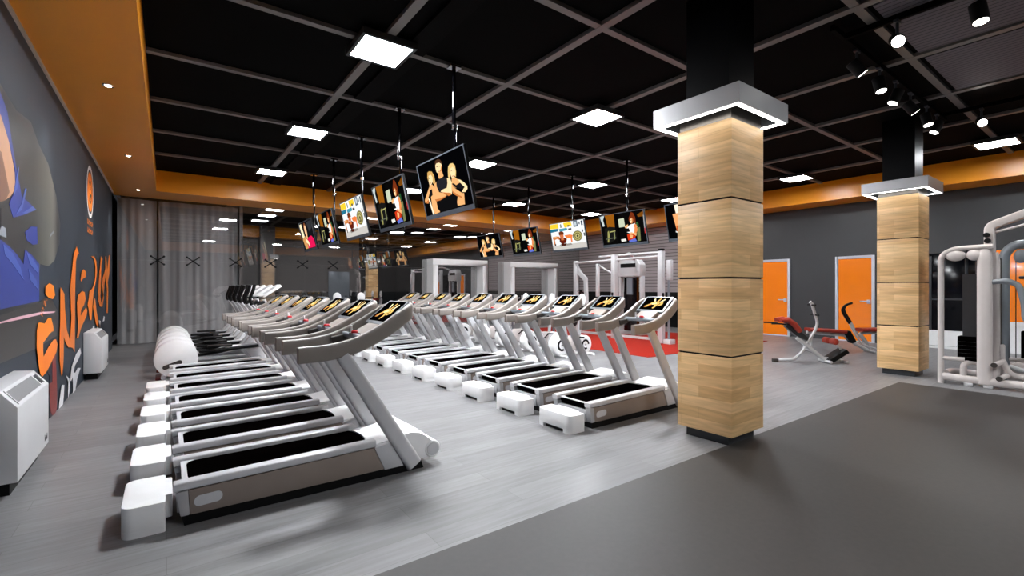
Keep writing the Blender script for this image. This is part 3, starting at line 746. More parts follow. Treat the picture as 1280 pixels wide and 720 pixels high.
# ------------------------------------------------------------------ exercise bikes
def make_bike():
    t = thing('exercise_bike', '', 'exercise bike', (0, 0, 0), 0, 'exercise bikes')
    b = MB(); b.tube([(0.0, 0, 0.05), (0.78, 0, 0.05)], 0.035, 10); b.tube([(-0.02, -0.26, 0.03), (-0.02, 0.26, 0.03)], 0.03, 10)
    b.tube([(0.72, -0.28, 0.03), (0.72, 0.28, 0.03)], 0.03, 10); b.obj('base_frame', M['white'], t)
    for x, r in ((0.0, 0.215), (0.66, 0.19)):
        b = MB(); b.lathe([(r*0.9, -0.09), (r, -0.075), (r, 0.075), (r*0.9, 0.09)], (x, 0, r+0.03), 'y', 36); wl_ = b.obj('flywheel_cover', M['white'], t)
        for s in (-1, 1):
            b = MB()
            for pl in ringpoly((x, r+0.03), r*0.36, r*0.56, 0.0, 5.2, 20): b.prism(pl, 'y', min(s*0.09, s*0.094), max(s*0.09, s*0.094))
            b.obj('swirl_inlay', M['black'], wl_)
        b = MB(); b.lathe([(r*0.1, -0.1), (r*0.1, 0.1)], (x, 0, r+0.03), 'y', 14); b.obj('hub', M['chrome'], wl_)
    b = MB(); b.prism([(0.02, 0.3), (0.28, 0.42), (0.5, 0.42), (0.64, 0.3), (0.6, 0.12), (0.1, 0.12)], 'y', -0.06, 0.06); b.obj('body_shell', M['bone'], t, bevel=0.02)
    for s, a in ((-1, 0.6), (1, 0.6+PI)):
        b = MB(); cx, cz = 0.35+0.15*math.cos(a), 0.3+0.15*math.sin(a); b.tube([(0.35, s*0.09, 0.3), (cx, s*0.1, cz)], 0.013, 8); b.box(cx-0.05, s*0.15-0.045, cz-0.012, cx+0.05, s*0.15+0.045, cz+0.012)
        b.obj('pedal', M['black'], t)
    b = MB(); b.tube([(0.22, 0, 0.36), (0.1, 0, 0.78)], 0.03, 10); b.obj('seat_post', M['silver'], t)
    b = MB(); b.prism([(-0.06, 0.78), (0.26, 0.79), (0.28, 0.82), (0.1, 0.84), (-0.06, 0.86), (-0.09, 0.82)], 'y', -0.09, 0.09); b.obj('saddle', M['black'], t, bevel=0.02)
    b = MB(); b.tube([(0.56, 0, 0.38), (0.64, 0, 1.05)], 0.035, 10); b.obj('handlebar_post', M['silver'], t)
    b = MB(); b.tube(bent([(0.4, -0.2, 0.98), (0.62, -0.2, 1.0), (0.62, 0.2, 1.0), (0.4, 0.2, 0.98)], 0.06), 0.018, 8); b.obj('handlebar', M['black'], t)
    b = MB(); b.ell((0.65, 0, 1.15), (0.035, 0.11, 0.13)); b.obj('console', M['white'], t)
    return t


bk = make_bike()
spots = [(6.42, 7.14, 0), (6.42, 8.1, 0), (6.42, 9.07, 0), (6.42, 10.04, 0), (6.42, 11.0, 0), (3.7, 12.35, PI/2), (4.35, 12.35, PI/2)]
blabs = ['white exercise bike with disc covers, nearest of the row before the red floor', 'white exercise bike, second of the row before the red floor', 'white exercise bike, third of the row before the red floor',
         'white exercise bike, fourth of the row before the red floor', 'white exercise bike, farthest of the row before the red floor', 'exercise bike facing the glass wall, its white oval console left of the other', 'exercise bike facing the glass wall, its white oval console right of the other']
for (x, y, rz), lab in zip(spots, blabs):
    if lab == blabs[0]: bk.location = (x, y, 0); bk['label'] = lab
    else: dup(bk, (x, y, 0), lab, rz)

# ------------------------------------------------------------------ wood clad columns
def make_column():
    t = thing('wood_column', '', 'column', (0, 0, 0), 0, 'wood clad columns')
    b = MB(); b.box(0.06, 0.06, 0, 0.5, 0.48, 0.095); b.obj('plinth', M['plinth'], t)
    zs = [0.091, 0.794, 1.490, 2.194, 2.885]
    for i in range(4):
        b = MB(); b.box(0, 0, zs[i]+(0.008 if i else 0), 0.56, 0.537, zs[i+1]-(0.008 if i < 3 else 0)); b.obj('wood_block', M['wood'], t, bevel=0.002)
    b = MB(); b.box(0.012, 0.012, 0.095, 0.548, 0.525, 2.88); b.obj('core', M['black'], t)
    b = MB(); b.box(0.015, 0.015, 2.88, 0.545, 0.522, 3.08); b.obj('steel_collar', M['mirror'], t)
    b = MB(); b.box(0.06, 0.06, 3.08, 0.5, 0.48, 4.14); b.obj('upper_shaft', M['shaft'], t)
    x0, y0, x1, y1, z0, z1, w_ = -0.143, -0.143, 0.775, 0.745, 2.945, 3.118, 0.055
    x1, y1 = 0.735, 0.71
    c = MB(); th = 0.012
    c.box(x0, y0, z0, x1, y0+th, z1); c.box(x0, y1-th, z0, x1, y1, z1); c.box(x0, y0+th, z0, x0+th, y1-th, z1); c.box(x1-th, y0+th, z0, x1, y1-th, z1)
    c.box(x0+th, y0+th, z1-0.012, x1-th, y1-th, z1)
    cn = c.obj('light_canopy', M['cap'], t)
    c = MB(); c.box(x0+th, y0+th, z1-0.03, x1-th, y1-th, z1-0.013); c.obj('canopy_dark_liner', M['matt_black'], cn)  # dark plate added so the strip does not whiten the canopy inside
    c = MB()
    for (a, b_, d, e) in ((x0+th, y0+th, x1-th, y0+th+0.004), (x0+th, y1-th-0.004, x1-th, y1-th), (x0+th, y0+th, x0+th+0.004, y1-th), (x1-th-0.004, y0+th, x1-th, y1-th)): c.box(a, b_, z0+0.008, d, e, z1-0.03)
    c.obj('canopy_dark_liner', M['plinth'], cn)  # dark side plates added to keep the canopy inside dark
    c = MB()
    for (a, b_, d, e) in ((x0+th, y0+th, x1-th, y0+w_), (x0+th, y1-w_, x1-th, y1-th), (x0+th, y0+w_, x0+w_, y1-w_), (x1-w_, y0+w_, x1-th, y1-w_)): c.box(a, b_, z0-0.004, d, e, z0+0.006)
    c.obj('light_strip', M['ring'], cn, smooth=0)
    return t


cl = make_column(); cl.location = (3.965, 2.175, 0); cl['label'] = 'oak clad square column nearest the camera, with lit grey canopy ring'
dup(cl, (9.465, 2.175, 0), 'farther oak clad square column beside the multi gym')

# ------------------------------------------------------------------ ceiling lights
def make_panel(lamp):
    t = thing('ceiling_light', '', 'ceiling light', (0, 0, 0), 0, 'square ceiling light panels')
    b = MB(); h = 0.3; e = 0.262
    b.box(-h, -h, 4.025, h, -e, 4.095); b.box(-h, e, 4.025, h, h, 4.095); b.box(-h, -e, 4.025, -e, e, 4.095); b.box(e, -e, 4.025, h, e, 4.095); b.box(-e, -e, 4.05, e, e, 4.095)
    b.obj('frame', M['plinth'], t)
    b = MB(); b.box(-e, -e, 4.03, e, e, 4.049); b.obj('diffuser', lamp, t, smooth=0)
    return t


protos = {}


def panel(kind, loc, lab):
    if kind not in protos:
        protos[kind] = make_panel(M[kind]); protos[kind].location = loc; protos[kind]['label'] = lab
    else: dup(protos[kind], loc, lab)


cx_ = {1.93: 'over the left treadmill row', 5.37: 'over the right treadmill row', 8.80: 'over the red floor edge', 12.23: 'near the right wall'}
ry_ = {5.1: 'nearest square light panel', 8.5: 'second square light panel', 11.9: 'farthest square light panel', 1.7: 'first square light panel', -1.7: 'square light panel behind the camera'}
for y in (5.1, 8.5, 11.9, 1.7, -1.7):
    for x in (1.93, 5.37, 8.80, 12.23):
        if y < 2 and (y, x) not in ((1.7, 12.23), (-1.7, 1.93), (-1.7, 5.37), (-1.7, 8.80)): continue
        panel({8.5: 'lamp_mid', 11.9: 'lamp_far', -1.7: 'lamp_mid'}.get(y, 'lamp' if x < 8 else 'lamp_mid') if x < 12 else 'lamp_far', (x, y, 0), '%s %s, under black ceiling' % (ry_[y], cx_[x]))
for i, x in enumerate((3.0, 6.4, 9.8, 13.0)):
    for j, y in enumerate((17.8, 19.4, 21.1)):
        panel('lamp_back', (x, y, 0.045), 'square light panel beyond the glass wall, %s from the left, %s row back' % (['first', 'second', 'third', 'fourth'][i], ['first', 'second', 'third'][j]))

# soffit downlights along the mural wall
def make_down():
    t = thing('downlight', '', 'downlight', (0, 0, 0), 0, 'soffit downlights')
    b = MB(); b.lathe([(0.03, -0.004), (0.05, -0.008), (0.055, 0.0)], (0, 0, ZS-0.001), 'z', 22); b.obj('bezel', M['chrome'], t)
    b = MB(); b.lathe([(0.03, -0.006), (0.03, -0.0045)], (0, 0, ZS-0.004), 'z', 18); b.obj('lens', M['spotglow'], t)
    return t


dn = make_down()
for k, (y, lab) in enumerate(((6.84, 'round downlight in the orange soffit, nearest above the boxer mural'), (10.27, 'round downlight in the orange soffit above the emblem'), (13.7, 'farthest round downlight in the orange soffit by the curtain'))):
    r = dn if k == 0 else dup(dn, (0, 0, 0), lab)
    r.location = (-0.52, y, 0); r['label'] = lab
    lamp_spot('downlight_lamp', r, (0, 0, ZS-0.02), (-0.36, 0, -1), 45, 0.95, 0.7, 0.03)

# ------------------------------------------------------------------ hanging screens
def ell2(c, rx, ry, n=18): return [(c[0]+rx*math.cos(2*PI*i/n), c[1]+ry*math.sin(2*PI*i/n)) for i in range(n)]


def limb(pts, r0, r1=None):
    r1 = r1 or r0; L_, R_ = [], []; n = len(pts)
    for i, p in enumerate(pts):
        a = Vector(pts[min(i+1, n-1)])-Vector(pts[max(i-1, 0)]); a.x *= 1.78; a.normalize(); q = r0+(r1-r0)*i/(n-1)
        L_.append((p[0]-a.y*q/1.78, p[1]+a.x*q)); R_.append((p[0]+a.y*q/1.78, p[1]-a.x*q))
    return L_+R_[::-1]


SK, SK2, SK3 = (246, 190, 130), (222, 140, 78), (255, 226, 180)
BK = (4, 4, 6)
PIC = {}
PIC['three'] = [((4, 4, 6), [(0, 0), (1, 0), (1, 1), (-0, 1)]),
    ((214, 168, 96), [(0.207, 0.187), (0.247, 0.172), (0.306, 0.198), (0.339, 0.282), (0.34, 0.401), (0.311, 0.463), (0.28, 0.405), (0.285, 0.287), (0.208, 0.272), (0.189, 0.351), (0.185, 0.277)]),
    ((255, 222, 170), [(0.219, 0.252), (0.274, 0.247), (0.299, 0.303), (0.286, 0.383), (0.237, 0.439), (0.2, 0.428), (0.197, 0.354)]),
    ((110, 60, 40), [(0.219, 0.3), (0.24, 0.303), (0.237, 0.312), (0.217, 0.309)]),
    ((110, 60, 40), [(0.263, 0.306), (0.286, 0.309), (0.284, 0.317), (0.261, 0.315)]),
    ((190, 90, 80), [(0.216, 0.389), (0.247, 0.394), (0.241, 0.407), (0.216, 0.401)]),
    ((240, 178, 116), [(0.2, 0.428), (0.267, 0.437), (0.308, 0.533), (0.285, 0.693), (0.28, 0.835), (0.316, 0.986), (0.196, 1.006), (0.162, 0.902), (0.182, 0.641), (0.178, 0.518)]),
    ((26, 24, 26), [(0.178, 0.518), (0.239, 0.517), (0.227, 0.629), (0.165, 0.66), (0.142, 0.605)]),
    ((240, 178, 116), [(0.191, 0.454), (0.127, 0.54), (0.027, 0.672), (0.024, 0.733), (0.089, 0.762), (0.149, 0.704), (0.117, 0.659), (0.173, 0.565)]),
    ((206, 124, 66), [(0.024, 0.733), (0.089, 0.762), (0.149, 0.704), (0.125, 0.678), (0.059, 0.717)]),
    ((255, 240, 210), [(0.117, 0.647), (0.149, 0.704), (0.161, 0.805), (0.183, 0.999), (0.152, 1.004), (0.127, 0.796)]),
    ((14, 14, 16), [(0.296, 0.768), (0.508, 0.755), (0.646, 0.726), (0.725, 0.771), (0.692, 0.994), (0.341, 1.003), (0.278, 0.906)]),
    ((74, 46, 30), [(0.41, 0.082), (0.425, 0.041), (0.485, 0.029), (0.528, 0.058), (0.551, 0.113), (0.54, 0.148), (0.5, 0.105), (0.441, 0.096), (0.41, 0.129)]),
    ((255, 222, 170), [(0.413, 0.119), (0.441, 0.094), (0.501, 0.103), (0.537, 0.138), (0.541, 0.202), (0.519, 0.263), (0.478, 0.295), (0.438, 0.288), (0.411, 0.248), (0.405, 0.175)]),
    ((206, 124, 66), [(0.478, 0.295), (0.519, 0.263), (0.541, 0.202), (0.531, 0.164), (0.506, 0.224), (0.473, 0.272)]),
    ((60, 36, 26), [(0.427, 0.152), (0.461, 0.156), (0.458, 0.166), (0.425, 0.163)]),
    ((60, 36, 26), [(0.487, 0.161), (0.523, 0.165), (0.52, 0.176), (0.485, 0.172)]),
    ((170, 90, 70), [(0.44, 0.242), (0.484, 0.248), (0.479, 0.258), (0.44, 0.253)]),
    ((240, 178, 116), [(0.434, 0.268), (0.522, 0.26), (0.539, 0.363), (0.468, 0.396), (0.432, 0.372)]),
    ((36, 36, 40), [(0.364, 0.42), (0.429, 0.388), (0.514, 0.377), (0.599, 0.417), (0.609, 0.489), (0.565, 0.566), (0.487, 0.611), (0.415, 0.624), (0.357, 0.572), (0.356, 0.477)]),
    ((240, 178, 116), [(0.315, 0.445), (0.366, 0.414), (0.354, 0.5), (0.382, 0.608), (0.317, 0.643), (0.29, 0.563)]),
    ((255, 222, 170), [(0.599, 0.417), (0.657, 0.448), (0.677, 0.533), (0.656, 0.661), (0.632, 0.733), (0.564, 0.743), (0.497, 0.687), (0.417, 0.618), (0.45, 0.595), (0.56, 0.587), (0.592, 0.506)]),
    ((206, 124, 66), [(0.632, 0.733), (0.564, 0.743), (0.497, 0.687), (0.441, 0.634), (0.528, 0.669), (0.614, 0.698)]),
    ((240, 178, 116), [(0.276, 0.607), (0.376, 0.613), (0.475, 0.665), (0.528, 0.726), (0.483, 0.748), (0.366, 0.774), (0.282, 0.769), (0.255, 0.697)]),
    ((206, 124, 66), [(0.528, 0.726), (0.483, 0.748), (0.366, 0.774), (0.282, 0.769), (0.263, 0.723), (0.375, 0.737)]),
    ((236, 200, 130), [(0.643, 0.319), (0.667, 0.238), (0.708, 0.204), (0.763, 0.211), (0.796, 0.264), (0.796, 0.374), (0.773, 0.465), (0.747, 0.412), (0.758, 0.276), (0.696, 0.338), (0.657, 0.448), (0.628, 0.416)]),
    ((255, 222, 170), [(0.694, 0.288), (0.75, 0.269), (0.786, 0.331), (0.771, 0.409), (0.734, 0.474), (0.703, 0.475), (0.685, 0.42), (0.681, 0.355)]),
    ((96, 56, 36), [(0.7, 0.329), (0.726, 0.329), (0.724, 0.337), (0.698, 0.337)]),
    ((96, 56, 36), [(0.751, 0.331), (0.775, 0.334), (0.773, 0.342), (0.749, 0.339)]),
    ((196, 90, 84), [(0.71, 0.421), (0.742, 0.424), (0.737, 0.435), (0.712, 0.436)]),
    ((240, 178, 116), [(0.69, 0.466), (0.754, 0.452), (0.795, 0.51), (0.859, 0.553), (0.785, 0.667), (0.717, 0.635), (0.667, 0.575)]),
    ((24, 22, 26), [(0.673, 0.55), (0.711, 0.553), (0.75, 0.601), (0.828, 0.582), (0.897, 0.648), (0.854, 0.704), (0.783, 0.673), (0.719, 0.627)]),
    ((240, 178, 116), [(0.744, 0.794), (0.87, 0.773), (0.844, 1.01), (0.709, 1.009), (0.708, 0.899)]),
    ((255, 222, 170), [(0.796, 0.506), (0.844, 0.533), (0.902, 0.595), (0.95, 0.675), (0.945, 0.727), (0.895, 0.767), (0.834, 0.75), (0.873, 0.705), (0.902, 0.681), (0.856, 0.618)]),
    ((240, 178, 116), [(0.665, 0.574), (0.696, 0.618), (0.756, 0.687), (0.815, 0.748), (0.865, 0.785), (0.812, 0.852), (0.742, 0.802), (0.669, 0.737), (0.648, 0.659)]),
    ((206, 124, 66), [(0.648, 0.659), (0.669, 0.737), (0.742, 0.802), (0.812, 0.852), (0.826, 0.83), (0.739, 0.761), (0.671, 0.684)]),
    ((16, 16, 18), [(0.694, 0.962), (0.852, 0.971), (0.846, 1.012), (0.69, 1.005)])]
PIC['girl'] = [((9, 8, 8), [(0, 0), (1, 0), (1, 1), (0, 1)]),
    ((150, 88, 18), [(0.128, 0.003), (0.347, 0.002), (0.321, 0.634), (0.161, 0.459), (0.144, 0.16)]),
    ((84, 50, 14), [(0.163, 0.44), (0.325, 0.598), (0.316, 0.819), (0.281, 0.627)]),
    ((196, 206, 206), [(0.002, 0.03), (0.063, 0.003), (0.115, 0.014), (0.072, 0.145), (0.094, 0.353), (0.047, 0.363), (0.023, 0.172)]),
    ((24, 24, 22), [(0.078, 0.444), (0.196, 0.391), (0.329, 0.433), (0.338, 0.822), (0.134, 0.965), (0.069, 0.9)]),
    ((158, 154, 92), [(0.143, 0.568), (0.177, 0.517), (0.181, 0.687), (0.14, 0.909), (0.111, 0.913)]),
    ((176, 172, 110), [(0.192, 0.557), (0.331, 0.54), (0.331, 0.569), (0.197, 0.588)]),
    ((130, 134, 90), [(0.288, 0.562), (0.316, 0.559), (0.303, 0.817), (0.269, 0.85)]),
    ((90, 96, 80), [(0.074, 0.785), (0.322, 0.763), (0.324, 0.79), (0.076, 0.816)]),
    ((4, 4, 4), [(0.373, 0.008), (0.452, 0.005), (0.411, 0.999), (0.38, 0.995)]),
    ((198, 206, 180), [(0.433, 0.191), (0.564, 0.176), (0.568, 0.459), (0.432, 0.463)]),
    ((8, 8, 8), [(0.432, 0.47), (0.574, 0.467), (0.56, 0.816), (0.435, 0.835)]),
    ((232, 230, 222), [(0.433, 0.857), (0.539, 0.849), (0.555, 0.925), (0.444, 0.94)]),
    ((120, 124, 80), [(0.818, 0.539), (0.886, 0.534), (0.866, 0.958), (0.797, 0.974)]),
    ((40, 90, 50), [(0.814, 0.366), (0.866, 0.363), (0.864, 0.513), (0.809, 0.537)]),
    ((120, 70, 16), [(0.861, 0.139), (0.997, 0.039), (1, 0.204), (0.879, 0.21)]),
    ((190, 190, 190), [(0.987, 0.168), (0.998, 0.17), (0.989, 0.74), (0.973, 0.737)]),
    ((200, 40, 40), [(0.979, 0.568), (0.995, 0.571), (0.992, 0.74), (0.973, 0.744)]),
    ((120, 48, 20), [(0.674, 0.2), (0.716, 0.089), (0.74, 0.017), (0.784, 0.061), (0.814, 0.196), (0.814, 0.418), (0.778, 0.393), (0.762, 0.236), (0.71, 0.215), (0.686, 0.341), (0.669, 0.285)]),
    ((206, 124, 66), [(0.688, 0.244), (0.736, 0.196), (0.768, 0.254), (0.759, 0.355), (0.718, 0.399), (0.689, 0.342)]),
    ((255, 222, 170), [(0.696, 0.257), (0.734, 0.22), (0.733, 0.316), (0.713, 0.381), (0.694, 0.336)]),
    ((90, 40, 24), [(0.7, 0.274), (0.725, 0.269), (0.724, 0.283), (0.699, 0.288)]),
    ((252, 250, 246), [(0.606, 0.483), (0.693, 0.412), (0.792, 0.396), (0.831, 0.507), (0.808, 0.641), (0.741, 0.707), (0.667, 0.696), (0.586, 0.64)]),
    ((230, 140, 80), [(0.762, 0.408), (0.825, 0.437), (0.829, 0.61), (0.775, 0.769), (0.746, 0.701), (0.771, 0.531)]),
    ((240, 178, 116), [(0.558, 0.45), (0.634, 0.394), (0.642, 0.472), (0.57, 0.516)]),
    ((14, 14, 14), [(0.555, 0.535), (0.646, 0.519), (0.663, 0.635), (0.571, 0.645)]),
    ((240, 178, 116), [(0.671, 0.654), (0.804, 0.717), (0.783, 0.795), (0.681, 0.769)]),
    ((204, 56, 22), [(0.589, 0.719), (0.668, 0.689), (0.774, 0.776), (0.751, 0.879), (0.597, 0.912)]),
    ((240, 178, 116), [(0.659, 0.73), (0.717, 0.76), (0.698, 0.857), (0.644, 0.85)]),
    ((96, 112, 200), [(0.609, 0.924), (0.752, 0.865), (0.788, 0.962), (0.629, 0.989)])]
PIC['plate'] = [((236, 238, 238), [(-0, -0), (1, 0), (1, 1), (-0, 1)]),
    ((246, 206, 50), [(0.004, 0.017), (0.644, 0.017), (0.661, 0.156), (0.438, 0.203), (-0.014, 0.183)]),
    ((250, 250, 250), [(0.258, 0.017), (0.414, -0.005), (0.443, 0.216), (0.267, 0.243)]),
    ((120, 130, 126), [(0.315, 0.052), (0.356, 0.05), (0.359, 0.182), (0.316, 0.192)]),
    ((36, 112, 140), [(-0.01, 0.201), (0.232, 0.196), (0.232, 0.297), (-0.014, 0.321)]),
    ((70, 150, 170), [(0.264, 0.218), (0.504, 0.213), (0.52, 0.298), (0.283, 0.33)]),
    ((96, 110, 124), [(0.711, 0.005), (0.824, 0.001), (0.833, 0.216), (0.708, 0.225)]),
    ((196, 206, 212), [(0.736, 0.041), (0.794, 0.043), (0.799, 0.171), (0.74, 0.177)]),
    ((40, 60, 80), [(0.922, 0.033), (0.966, 0.033), (0.968, 0.198), (0.924, 0.199)]),
    ((60, 66, 70), [(0.528, 0.127), (0.589, 0.121), (0.595, 0.178), (0.535, 0.185)]),
    ((50, 56, 60), [(0.915, 0.349), (0.947, 0.346), (0.951, 0.436), (0.919, 0.439)]),
    ((70, 70, 70), [(0.54, 0.251), (0.634, 0.241), (0.633, 0.307), (0.546, 0.31)]),
    ((90, 96, 100), [(0.953, 0.476), (0.992, 0.474), (0.994, 0.588), (0.955, 0.591)]),
    ((60, 80, 96), [(0.862, 0.062), (0.894, 0.06), (0.89, 0.154), (0.864, 0.157)]),
    ((200, 196, 190), [(-0.005, 0.835), (1.031, 0.801), (1.019, 1.045), (-0.016, 1.031)]),
    ((150, 144, 138), [(0.216, 0.816), (0.569, 0.796), (0.595, 0.859), (0.242, 0.89)]),
    ((206, 124, 66), [(0.031, 0.497), (0.156, 0.483), (0.252, 0.505), (0.241, 0.633), (0.16, 0.579), (0.09, 0.614), (0.097, 0.793), (0.053, 0.815), (0.048, 0.631)]),
    ((236, 130, 66), [(0.402, 0.482), (0.573, 0.472), (0.643, 0.507), (0.614, 0.638), (0.612, 0.775), (0.572, 0.77), (0.57, 0.615), (0.455, 0.6)]),
    ((250, 190, 120), [(0.059, 0.505), (0.154, 0.496), (0.155, 0.535), (0.074, 0.551)]),
    ((96, 28, 14), [(0.245, 0.556), (0.317, 0.6), (0.385, 0.557), (0.46, 0.618), (0.421, 0.765), (0.29, 0.798), (0.232, 0.698)]),
    ((206, 110, 60), [(0.282, 0.595), (0.374, 0.59), (0.373, 0.65), (0.295, 0.658)]),
    ((108, 48, 22), [(0.247, 0.341), (0.321, 0.31), (0.385, 0.345), (0.403, 0.448), (0.337, 0.448), (0.244, 0.461)]),
    ((206, 112, 66), [(0.26, 0.446), (0.379, 0.445), (0.376, 0.543), (0.315, 0.608), (0.269, 0.559)]),
    ((70, 26, 16), [(0.255, 0.793), (0.44, 0.78), (0.393, 0.871), (0.282, 0.859)]),
    ((40, 36, 34), [(0.071, 0.767), (0.108, 0.763), (0.103, 0.847), (0.066, 0.852)]),
    ((108, 100, 46), [(0.915, 0.574), (0.897, 0.644), (0.862, 0.702), (0.814, 0.738), (0.76, 0.746), (0.708, 0.725), (0.668, 0.677), (0.645, 0.611), (0.643, 0.536), (0.662, 0.466), (0.698, 0.409), (0.747, 0.375), (0.8, 0.369), (0.85, 0.39), (0.889, 0.437), (0.912, 0.501)]),
    ((178, 170, 108), [(0.889, 0.57), (0.875, 0.628), (0.846, 0.676), (0.807, 0.706), (0.763, 0.712), (0.722, 0.695), (0.689, 0.656), (0.671, 0.601), (0.669, 0.54), (0.685, 0.481), (0.714, 0.435), (0.754, 0.406), (0.797, 0.401), (0.837, 0.418), (0.869, 0.457), (0.887, 0.51)]),
    ((112, 104, 50), [(0.864, 0.567), (0.853, 0.611), (0.831, 0.648), (0.801, 0.67), (0.767, 0.675), (0.736, 0.662), (0.711, 0.632), (0.697, 0.59), (0.695, 0.544), (0.707, 0.499), (0.73, 0.463), (0.76, 0.441), (0.793, 0.437), (0.824, 0.451), (0.848, 0.48), (0.862, 0.521)]),
    ((190, 182, 120), [(0.838, 0.563), (0.83, 0.594), (0.815, 0.619), (0.794, 0.634), (0.771, 0.638), (0.749, 0.628), (0.732, 0.608), (0.723, 0.579), (0.722, 0.547), (0.73, 0.516), (0.745, 0.492), (0.766, 0.477), (0.789, 0.474), (0.81, 0.483), (0.827, 0.503), (0.837, 0.531)]),
    ((60, 56, 40), [(0.812, 0.564), (0.808, 0.579), (0.8, 0.592), (0.79, 0.599), (0.778, 0.601), (0.768, 0.596), (0.759, 0.586), (0.754, 0.572), (0.754, 0.556), (0.758, 0.54), (0.765, 0.528), (0.776, 0.52), (0.787, 0.519), (0.798, 0.523), (0.806, 0.534), (0.811, 0.548)]),
    ((60, 56, 40), [(0.771, 0.55), (0.795, 0.57), (0.798, 0.662), (0.771, 0.667)])]
PIC['red'] = [((20, 20, 24), [(0, 0), (1, 0), (1, 1), (0, 1)]), ((246, 230, 190), [(.02, .04), (.2, .04), (.3, .9), (.14, .96)]), ((206, 150, 90), [(.05, .6), (.3, .5), (.4, .98), (.16, .98)]), ((120, 70, 40), ell2((.44, .3), .1, .27)), ((246, 196, 150), ell2((.44, .34), .075, .22)), (SK, limb([(.44, .5), (.45, .66)], .07, .1)),
    ((224, 24, 84), [(.4, .66), (.5, .6), (.78, .56), (.92, .7), (.94, .98), (.36, .98)]), (SK3, limb([(.3, .66), (.46, .78), (.5, .92)], .08, .06)), ((50, 52, 56), [(.6, .04), (.96, .04), (.96, .3), (.7, .4)])]
PIC['fist'] = [(BK, [(0, 0), (1, 0), (1, 1), (0, 1)]), ((255, 240, 220), limb([(.2, .02), (.22, .3)], .06)), ((250, 200, 150), limb([(.32, .0), (.33, .3)], .06)), ((236, 150, 90), limb([(.44, .02), (.43, .3)], .06)),
    ((246, 170, 110), [(.12, .28), (.5, .24), (.62, .5), (.58, .78), (.3, .88), (.16, .74)]), ((206, 96, 36), [(.16, .62), (.4, .7), (.58, .62), (.56, .84), (.3, .92), (.16, .8)]),
    ((250, 250, 250), [(.3, .4), (.33, .4), (.33, .56), (.46, .56), (.46, .6), (.3, .6)]), ((250, 250, 250), [(.4, .42), (.5, .42), (.5, .45), (.4, .45)]), ((250, 250, 250), [(.4, .5), (.5, .5), (.5, .53), (.4, .53)]), ((230, 230, 230), [(.14, .78), (.3, .88), (.5, .84), (.5, .87), (.3, .92), (.14, .82)])]


def make_tv(pic, mount_x, mount_y, label):
    W, HT = 1.19, 0.705
    t = thing('hanging_television', label, 'television', (mount_x, mount_y, 0), 0, 'hanging televisions')
    # local frame: screen faces -x and leans down; top nearer the viewer
    tilt = math.atan2(0.155, 0.685)
    top = Vector((-0.215, 0, 2.972)); dn_ = Vector((math.sin(tilt), 0, -math.cos(tilt))); nn = Vector((-math.cos(tilt), 0, -math.sin(tilt)))
    def Q(u, v, h): return top+Vector((0, W/2-u*W, 0))+dn_*(v*HT)+nn*h
    def slab(b, u0, u1, v0, v1, h0, h1):
        vs = [Q(u, v, h) for h in (h0, h1) for u in (u0, u1) for v in (v0, v1)]
        b.add(vs, [(0, 1, 3, 2), (4, 6, 7, 5), (0, 4, 5, 1), (2, 3, 7, 6), (0, 2, 6, 4), (1, 5, 7, 3)])
    b = MB(); slab(b, 0, 1, 0, 1, -0.035, 0.0); b.obj('casing', M['black'], t, bevel=0.004)
    b = MB(); slab(b, 0.25, 0.75, 0.25, 0.85, -0.075, -0.036); b.obj('back_box', M['black'], t, bevel=0.01)
    b = MB(); e = 0.012; f = e*W/HT
    slab(b, 0, 1, 0, f, 0.0005, 0.008); slab(b, 0, 1, 0.925, 1, 0.0005, 0.008); slab(b, 0, e, f, 0.925, 0.0005, 0.008); slab(b, 1-e, 1, f, 0.925, 0.0005, 0.008)
    b.obj('bezel', M['tvbody'], t)
    b = MB(); cols = []
    for i, (c, pts) in enumerate(PIC[pic]):
        if c not in cols: cols.append(c)
        vs = [Q(e+(1-2*e)*min(1, max(0, u)), f+(0.925-f)*min(1, max(0, v)), 0.001+0.0002*i) for u, v in pts]
        b.add(vs, [tuple(range(len(vs)))], cols.index(c))
    b.obj('picture', [screen_mat(c, 1.05) for c in cols], t, smooth=0, fixn=False)
    b = MB(); b.tube([(0, 0, 4.08), (0, 0, 3.35)], 0.025, 12); b.tube([(0.015, 0, 3.36), (0.015, 0, 2.62)], 0.019, 12); b.obj('pole', M['bgloss'], t)
    b = MB(); b.lathe([(0.038, 0), (0.038, 0.05)], (0.008, 0, 3.33), 'z', 16); b.obj('collar', M['chrome'], t)
    b = MB(); b.box(-0.07, -0.06, 4.07, 0.07, 0.06, 4.094); b.obj('ceiling_plate', M['chrome'], t)
    b = MB(); b.box(-0.075, -0.16, 2.55, 0.04, 0.16, 2.72); b.obj('bracket', M['black'], t)
    return t


names = {'three': 'three athletes with folded arms', 'girl': 'a woman in a white top in a gym', 'plate': 'a man pushing up beside a weight plate', 'red': 'a person in a red top', 'fist': 'an orange fist on black'}
for x, ys, pics, row in ((2.82, (5.04, 6.70, 8.4, 10.15, 11.8), ('three', 'girl', 'plate', 'girl', 'red'), 'left row'), (7.82, (4.9, 6.57, 8.23, 9.91, 11.6), ('fist', 'girl', 'plate', 'girl', 'three'), 'right row')):
    gi = 0
    for y, p in zip(ys, pics):
        extra = ''
        if p == 'girl': extra = ('nearer ' if gi == 0 else 'farther '); gi += 1
        make_tv(p, x, y, '%shanging television showing %s, %s' % (extra, names[p], row))

